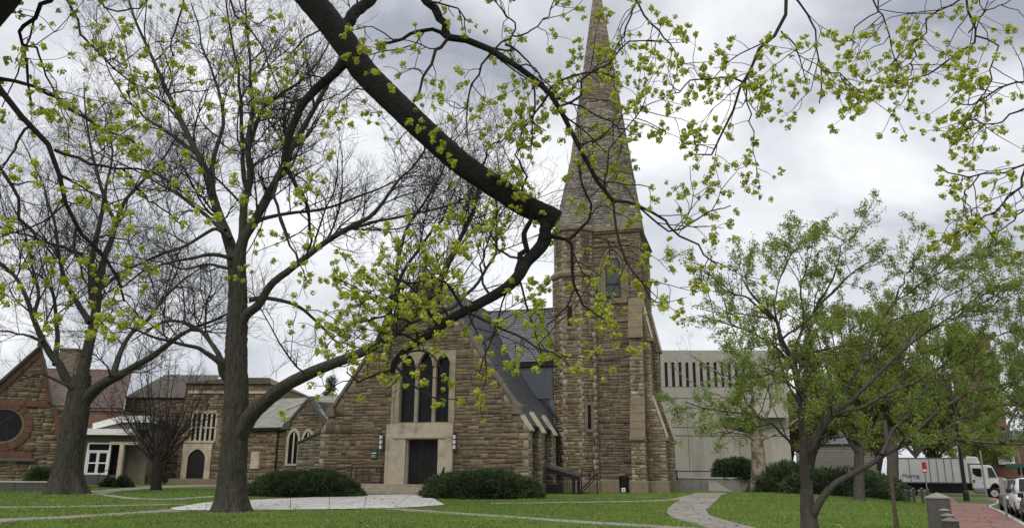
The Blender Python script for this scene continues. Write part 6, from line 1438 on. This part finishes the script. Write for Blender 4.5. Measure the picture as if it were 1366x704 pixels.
labs = ['small granite post farthest back of three in front of the gate post', 'small granite post in the middle of the three before the gate post', 'nearest small granite post, with a chain ring on its side, by the brick pavement']
pts_ = []
for (x, Y, w, zt), lb_ in zip(px_, labs):
    q = P(x, 690, Y); granite_post(q[0], q[1], w, zt, lb_); pts_.append((q[0], q[1], w, zt))
t = thing('chain_ring', 'pale metal chain ring hanging on the nearest small granite post', 'ring', (pts_[2][0], pts_[2][1] - .15, .6))
F_ = Frame((pts_[2][0], pts_[2][1], 0), 28)
MB().tube([F_.p(.02, -.137, .60), F_.p(.02, -.15, .60)], .075, 14).build('dark_plate', 'iron', t)
MB().tube([F_.p(.02 + .035 * cos(a) , -.17 - .01 * sin(a), .56 + .06 * sin(a)) for a in np.linspace(0, 2 * pi, 15)], .014, 6, False).build('ring', 'steel', t)
far_ = [(1209, 652, 664), (1219.5, 650, 664.5), (1231, 650, 666), (1239, 651, 667)]
fl = ['leftmost of four granite posts behind the lawn, under the truck', 'second from the left of four granite posts behind the lawn, under the truck', 'third from the left of four granite posts behind the lawn, under the truck', 'rightmost of four granite posts behind the lawn, nearly hidden by the gate post']
prev = None
for (x, yt, yb), lb_ in zip(far_, fl):
    Y = 47.0; q = P(x, yb, Y); zg = float(ground_z(q[0], q[1])); zt = P(x, yt, Y)[2]; granite_post(q[0], q[1], .17, zt, lb_, 'granite_post', 'granite posts at the back of the lawn')
    if prev is not None:
        a, b = np.array(prev), np.array((q[0], q[1], zt - .25)); t = thing('rail_bar', 'thin iron bar between the ' + {1: 'first and second', 2: 'second and third', 3: 'third and fourth'}[far_.index((x, yt, yb))] + ' far granite posts from the left', 'bar', (a + b) / 2, 'iron bars between far posts')
        MB().tube([a, b], .03, 6).build('bar', 'iron', t)
    prev = (q[0], q[1], zt - .25)
# --- lamp post, sign posts
x, y = sp_xy(42.4, -.55); z = float(ground_z(x, y)); t = thing('lamp_post', 'black lamp post rising into the leaves in front of the white truck', 'lamp post', (x, y, z))
lt_ = P(1283, 560, y)[2]
MB().tube([(x, y, z - .2), (x, y, z + .7), (x, y, z + .9), (x, y, z + 7.4)], [.24, .22, .15, .10], 12).build('shaft', 'iron', t)
MB().tube([(x, y, z + 7.4), (x, y, z + 7.55), (x, y, z + 7.6)], [.1, .2, .16], 10).build('collar', 'iron', t)
MB().tube([(x, y, z + 7.6), (x, y, z + 7.9), (x, y, z + 8.2)], [.16, .26, .2], 12).build('lantern', 'iron', t); MB().tube([(x, y, z + 8.2), (x, y, z + 8.5)], [.25, .03], 12).build('cap', 'iron', t)
def pole(name, label, x, y, top, r, m, parts=(), lean=(0, 0)):
    z = float(ground_z(x, y)); t = thing(name, label, 'sign post', (x, y, z)); MB().tube([(x, y, z - .2), (x + lean[0], y + lean[1], top)], r, 8).build('shaft', m, t)
    return t, z
q = G(1347.5, 694); q2 = P(1345, 660, q[1]); t, z = pole('parking_sign', 'narrow grey parking sign post seen edge on beside the parked cars', q[0] - .1, q[1], P(1345, 637, q[1])[2], .045, 'steel')
F_ = Frame((q[0] - .1, q[1], 0), 40); zt = P(1345, 637, q[1])[2]; MB().box(F_, -.09, .09, -.06, -.045, zt - .62, zt + .02).build('sign_plate', 'granite_pale', t)
q = P(1316, 662, 46); t, z = pole('slim_sign_post', 'slim grey sign post standing in front of the truck cab', q[0], q[1], P(1310, 600, 46)[2], .05, 'steel')
MB().box(Frame((q[0], q[1], 0), 35), -.06, .06, -.06, .06, z - .05, z + .15).build('foot', 'steel', t)
q = P(1237, 655, 50); zt = P(1233, 617, 50)[2]; t, z = pole('red_sign', 'small red and white street sign on a thin grey post before the truck box', q[0], q[1], zt, .04, 'steel')
F_ = Frame((q[0], q[1], 0), 30); MB().box(F_, -.12, .12, -.075, -.055, zt - .6, zt + .05).build('sign_plate', 'red_sign', t); MB().box(F_, -.09, .09, -.082, -.077, zt - .52, zt - .38).build('white_bar', 'white_print', t)
q = P(1358, 660, 60); zt = P(1356, 612, 60)[2]; t, z = pole('street_name_sign', 'green street name sign on a post beyond the parked cars', q[0] + .5, q[1], zt + .5, .05, 'steel')
F_ = Frame((q[0], q[1], 0), 30); MB().box(F_, -.5, 1.1, -.1, -.06, P(1356, 623, 60)[2], P(1356, 618, 60)[2]).build('sign_plate', 'green_sign', t)
q = P(1197, 712, 24); t, z = pole('leaning_post', 'rusty brown sign post leaning slightly before the thick trunk', q[0], q[1], P(1184, 560, 24)[2], .062, 'rust_pole')
MB().tube([(q[0], q[1], z - .1), (q[0], q[1], z + .35)], .075, 8).build('sleeve', 'rust_pole', t)

# --- lofted bodies for vehicles
def loft(F, secs, n=20, m='car_white', name='body', parent=None, sub=1):
    """secs: (v along the car, half width, z bottom, z top, top narrowing, roundness)"""
    V = []; 
    for (v, hw, zb, zt, nar, e) in secs:
        for k in range(n):
            a = 2 * pi * k / n; c, s_ = cos(a), sin(a); cc = np.sign(c) * abs(c) ** e; s2 = np.sign(s_) * abs(s_) ** e
            f = (s2 + 1) / 2; V.append(F.p(hw * cc * (1 - nar * max(0, s2)), v, zb + (zt - zb) * f))
    K = len(secs); F4 = [(i * n + k, i * n + (k + 1) % n, (i + 1) * n + (k + 1) % n, (i + 1) * n + k) for i in range(K - 1) for k in range(n)]
    o = link(name, mesh_np(name, np.array(V), [np.array(F4), np.array([tuple(range(n))[::-1], tuple(range((K - 1) * n, K * n))])], m, smooth=True), parent)
    if sub: md = o.modifiers.new('smooth', 'SUBSURF'); md.levels = md.render_levels = sub
    return o
def wheel(F, u, v, r, w, parent, rimm='steel'):
    s = 1 if u > 0 or -.5 < u < 0 else -1
    ty = MB().tube([F.p(u - s * w, v, r), F.p(u - s * w * .95, v, r), F.p(u - s * .03, v, r), F.p(u, v, r), F.p(u + s * .001, v, r)], [r * .8, r, r, r * .93, r * .62], 24).build('wheel', 'tyre', parent)
    MB().tube([F.p(u - s * .05, v, r), F.p(u + s * .004, v, r), F.p(u + s * .01, v, r)], [r * .64, r * .62, r * .5], 20).build('rim', rimm, ty)
    MB().tube([F.p(u + s * .005, v, r), F.p(u + s * .05, v, r)], [r * .22, r * .16], 12).build('hub', 'steel', ty)
    for k in range(8):
        a = k * pi / 4; MB().tube([F.p(u + s * .008, v + r * .42 * cos(a), r + r * .42 * sin(a)), F.p(u + s * .016, v + r * .42 * cos(a), r + r * .42 * sin(a))], r * .09, 8).build('rim_hole', 'tyre', ty)
def car(label, s, p, L_, H, paint, suv, front_toward_us=True):
    x, y = sp_xy(s, p); z = float(ground_z(x, y)) - .12
    t = thing('parked_car', label, 'car', (x, y, z), 'cars parked along the kerb')
    F = Frame((x, y, z), math.degrees(ST_AZ)); h = L_ / 2; hw = .9
    if not front_toward_us: F.U = -F.U; F.V = -F.V
    bz = .62 * H if not suv else .60 * H                                            # belt line
    loft(F, [(-h, .70, .36, .62 * bz + .1, .05, .5), (-h + .12, .82, .24, bz * .80, .06, .45), (-h + .5, .88, .22, bz * .93, .06, .42), (-h + 1.15, hw, .22, bz * 1.0, .06, .42), (0, hw, .22, bz * 1.03, .07, .42), (h - .8, hw, .24, bz * 1.05, .07, .42), (h - .15, .84, .28, bz * 1.02, .08, .45), (h, .74, .40, bz * .9, .08, .5)], 20, paint, 'body', t)
    a0, a1 = (-h + 1.15, h - .25) if suv else (-h + 1.25, h - .75)
    cz = bz * .97
    loft(F, [(a0, .70, cz - .12, cz + .06, .05, .5), (a0 + .75, .74, cz - .12, H - .04, .20, .5), (a0 + 1.3, .76, cz - .12, H, .2, .5), (a1 - (.5 if suv else .95), .76, cz - .12, H - .02, .2, .5), (a1 - .05, .72, cz - .12, (H - .22) if suv else cz + .12, .16, .5), (a1, .66, cz - .12, cz + .04, .1, .5)], 20, paint, 'cabin', t, 1)
    MB().poly([F.p(-.60, a0 + .06, cz + .10), F.p(.60, a0 + .06, cz + .10), F.p(.50, a0 + .70, H - .10), F.p(-.50, a0 + .70, H - .10)], [(0, 1, 2, 3)]).extr([F.p(-.60, a0 + .04, cz + .10), F.p(.60, a0 + .04, cz + .10), F.p(.50, a0 + .67, H - .09), F.p(-.50, a0 + .67, H - .09)], (0, 0, .02)).build('windshield', 'glass', t)
    MB().extr([F.p(-.52, a1 + .0, cz + .12), F.p(.52, a1 + .0, cz + .12), F.p(.46, a1 - (.1 if suv else .8), H - .16), F.p(-.46, a1 - (.1 if suv else .8), H - .16)], F.V * .03).build('rear_window', 'glass', t)
    for sg in (-1, 1):
        n_ = 3 if suv else 2; vs = np.linspace(a0 + .75, a1 - (.25 if suv else .9), n_ + 1)
        for k in range(n_):
            MB().extr([F.p(sg * .735, vs[k] + .04, cz + .09), F.p(sg * .735, vs[k + 1] - .04, cz + .09), F.p(sg * .635, vs[k + 1] - .06 - (.1 if k == n_ - 1 else 0), H - .12), F.p(sg * .635, vs[k] + .10, H - .12)], F.U * sg * .03).build('side_window', 'glass', t)
        for v in (-h + .85, h - .85): wheel(F, sg * .88, v, .335, .22, t)
        MB().box(F, min(sg * .86, sg * 1.05), max(sg * .86, sg * 1.05), a0 + .42, a0 + .58, cz + .04, cz + .22).build('mirror', 'iron', t, bevel=.04)
        MB().box(F, sg * .62 - .16, sg * .62 + .16, -h + .03, -h + .3, bz * .66, bz * .82).build('headlight', 'lamp_glass', t, bevel=.05)
        MB().box(F, sg * .66 - .09, sg * .66 + .09, h - .1, h + .0, bz * .7, bz * .95).build('tail_light', 'red_sign', t, bevel=.03)
        MB().box(F, min(sg * .885, sg * .905), max(sg * .885, sg * .905), -.35, -.17, bz * .82, bz * .86).build('door_handle', 'chrome', t)
    MB().box(F, -.42, .42, -h - .01, -h + .15, bz * .5, bz * .72).build('grille', 'iron', t, bevel=.03)
    MB().box(F, -.80, .80, -h - .0, -h + .25, .28, .40).build('bumper', 'iron', t, bevel=.05)
    MB().box(F, -.26, .26, -h - .03, -h + .02, .40, .52).build('number_plate', 'white_print', t)
car('dark maroon parked car nearest of the kerb row, at the picture edge', 2.4, 1.12, 4.6, 1.48, 'car_maroon', False)
car('white parked car behind the maroon one in the kerb row', 8.6, 1.16, 4.7, 1.66, 'car_white', True)
car('dark grey parked car farthest of the kerb row, nearest the truck', 14.9, 1.14, 4.7, 1.62, 'car_grey', True)

# --- white box truck on the cross street
q = G(1320, 661.5); TF = Frame((q[0], q[1], 0), 29.0); 
x, y = sp_xy(S_END + 3.2, 0); d_ = ray(1268, 661); k_ = ((np.array([x, y, 0]) - EYE) @ np.array([*S_D, 0])) / (d_ @ np.array([*S_D, 0])); q = EYE + d_ * k_
tz = -.45 - .13; TF = Frame((q[0], q[1], tz), math.degrees(ST_AZ))
tk = thing('box_truck', 'white box truck with white cab standing across the end of the street', 'truck', TF.o)
X = lambda x, y=640: TF.px(x, y)[0]
Z = lambda y, x=1268: TF.px(x, y)[1]
xl, xr = X(1196), X(1293); zb, zt = Z(644), Z(610)
bxo = MB().box(TF, xl, xr, 0, 2.5, zb, zt).build('cargo_box', 'truck_white', tk, bevel=.04)
for px in (1242, 1252, 1262, 1272, 1283, 1215): u = X(px); MB().box(TF, u - .035, u + .035, -.035, .0, zb + .12, zt - .1).build('box_seam', 'granite_pale', bxo)
MB().box(TF, xl, xr, -.03, .02, zb - .02, zb + .1).box(TF, xl, xr, -.03, .02, zt - .1, zt + .01).build('box_rail', 'steel', bxo)
for k in range(9): u = xl + .6 + k * 1.0; MB().box(TF, u, u + .3, -.036, -.03, zb + .02, zb + .07).build('reflector', 'red_sign', bxo)
fc = bpy.data.curves.new('lettering', 'FONT'); fc.body = 'Moving'; fc.size = .55; fc.extrude = .004
ft_ = bpy.data.objects.new('lettering_font', fc); COL.objects.link(ft_); me_ = bpy.data.meshes.new_from_object(ft_.evaluated_get(bpy.context.evaluated_depsgraph_get())); bpy.data.objects.remove(ft_); me_.materials.clear(); me_.materials.append(M['dark_print']); fo = link('lettering', me_, bxo)
o_ = TF.p(X(1204), -.03, Z(637)); fo.matrix_basis = Matrix(((TF.U[0], 0, -TF.V[0], o_[0]), (TF.U[1], 0, -TF.V[1], o_[1]), (0, 1, 0, o_[2]), (0, 0, 0, 1)))
MB().box(TF, xl + .3, xr + 2.5, .7, 1.0, .75, zb - .03).box(TF, xl + .3, xr + 2.5, 1.6, 1.9, .75, zb - .03).build('chassis', 'iron', tk)
MB().box(TF, xl + 2.6, xr - .6, .15, .25, .45, zb - .05).build('side_guard', 'iron', tk)
ca, cb2 = X(1296), X(1317); cz = Z(619.5)
wa = X(1333); hd_ = X(1345)
cabp = [(ca, .95), (cb2 + .1, .95), (cb2 + .15, 1.15), (cb2 + .15, Z(637)), (cb2 + .05, Z(635)), (ca + 1.5, cz), (ca, cz)]
cab = MB().front(TF, [(ca, .9), (X(1319), .9), (X(1319), Z(636.5)), (X(1332), Z(636.5)), (X(1326), Z(621.5)), (X(1322), Z(619.8)), (ca, cz)], .08, 2.35).build('cab', 'truck_white', tk, bevel=.09)
MB().front(TF, [(X(1291), Z(618)), (X(1311), Z(618)), (X(1308), Z(609)), (X(1293), Z(608))], .3, 2.1).build('roof_fairing', 'truck_white', tk, bevel=.1)
hood = MB().front(TF, [(X(1319), Z(650)), (X(1323), Z(644.5)), (X(1329), Z(644)), (X(1335), Z(650)), (X(1336.5), Z(656)), (hd_, Z(655)), (hd_ + .02, Z(641)), (X(1342), Z(637.3)), (X(1332), Z(635.8)), (X(1319), Z(635.8))], .12, 2.3).build('hood', 'truck_white', tk, bevel=.08)
MB().extr([TF.p(X(1332) - .02, .2, Z(636) + .06), TF.p(X(1332) - .02, 2.2, Z(636) + .06), TF.p(X(1326.3), 2.15, Z(622)), TF.p(X(1326.3), .25, Z(622))], TF.U * .04 + TF.Z * .03).build('windshield', 'glass', tk)
MB().front(TF, [(X(1319.5), Z(635.5)), (X(1330.5), Z(635.5)), (X(1325.5), Z(623.3)), (X(1319.5), Z(623))], .045, .08).build('front_quarter_window', 'louvre', tk)
dr_ = MB().box(TF, X(1297.5), X(1311.5), .04, .08, Z(650), Z(622)).build('cab_door', 'truck_white', tk, bevel=.02)
MB().front(TF, [(X(1299), Z(631)), (X(1304), Z(635)), (X(1310.5), Z(634)), (X(1310.5), Z(624)), (X(1299), Z(624))], .015, .05).build('side_window', 'glass', dr_)
MB().box(TF, X(1298.5), X(1300.5), .0, .05, Z(642.5), Z(639)).build('handle', 'iron', dr_)
MB().box(TF, X(1308), X(1310.5), -.25, -.1, Z(635), Z(625)).build('mirror', 'iron', tk, bevel=.03)
MB().box(TF, X(1297.5), X(1313), .06, .7, Z(657), Z(650.5)).build('fuel_tank', 'steel', tk, bevel=.08)
MB().box(TF, X(1340), hd_ + .12, .1, 2.35, Z(659), Z(655.5)).build('bumper', 'chrome', tk, bevel=.05)
MB().box(TF, X(1341.5), hd_ + .05, .06, .4, Z(651), Z(646)).build('headlight', 'lamp_glass', tk, bevel=.04)
TWF = TF.sub(0, 0, 0)
class _W:                                           # wheels turn about the truck's depth axis
    def p(s, u, v, z): return TF.p(v, -u, z)
for px in (1324.5, 1215):
    for v in (.08, 2.35): wheel(_W(), -v if v < 1 else -v, X(px), .50, .3, tk, 'lamp_glass')
settle()
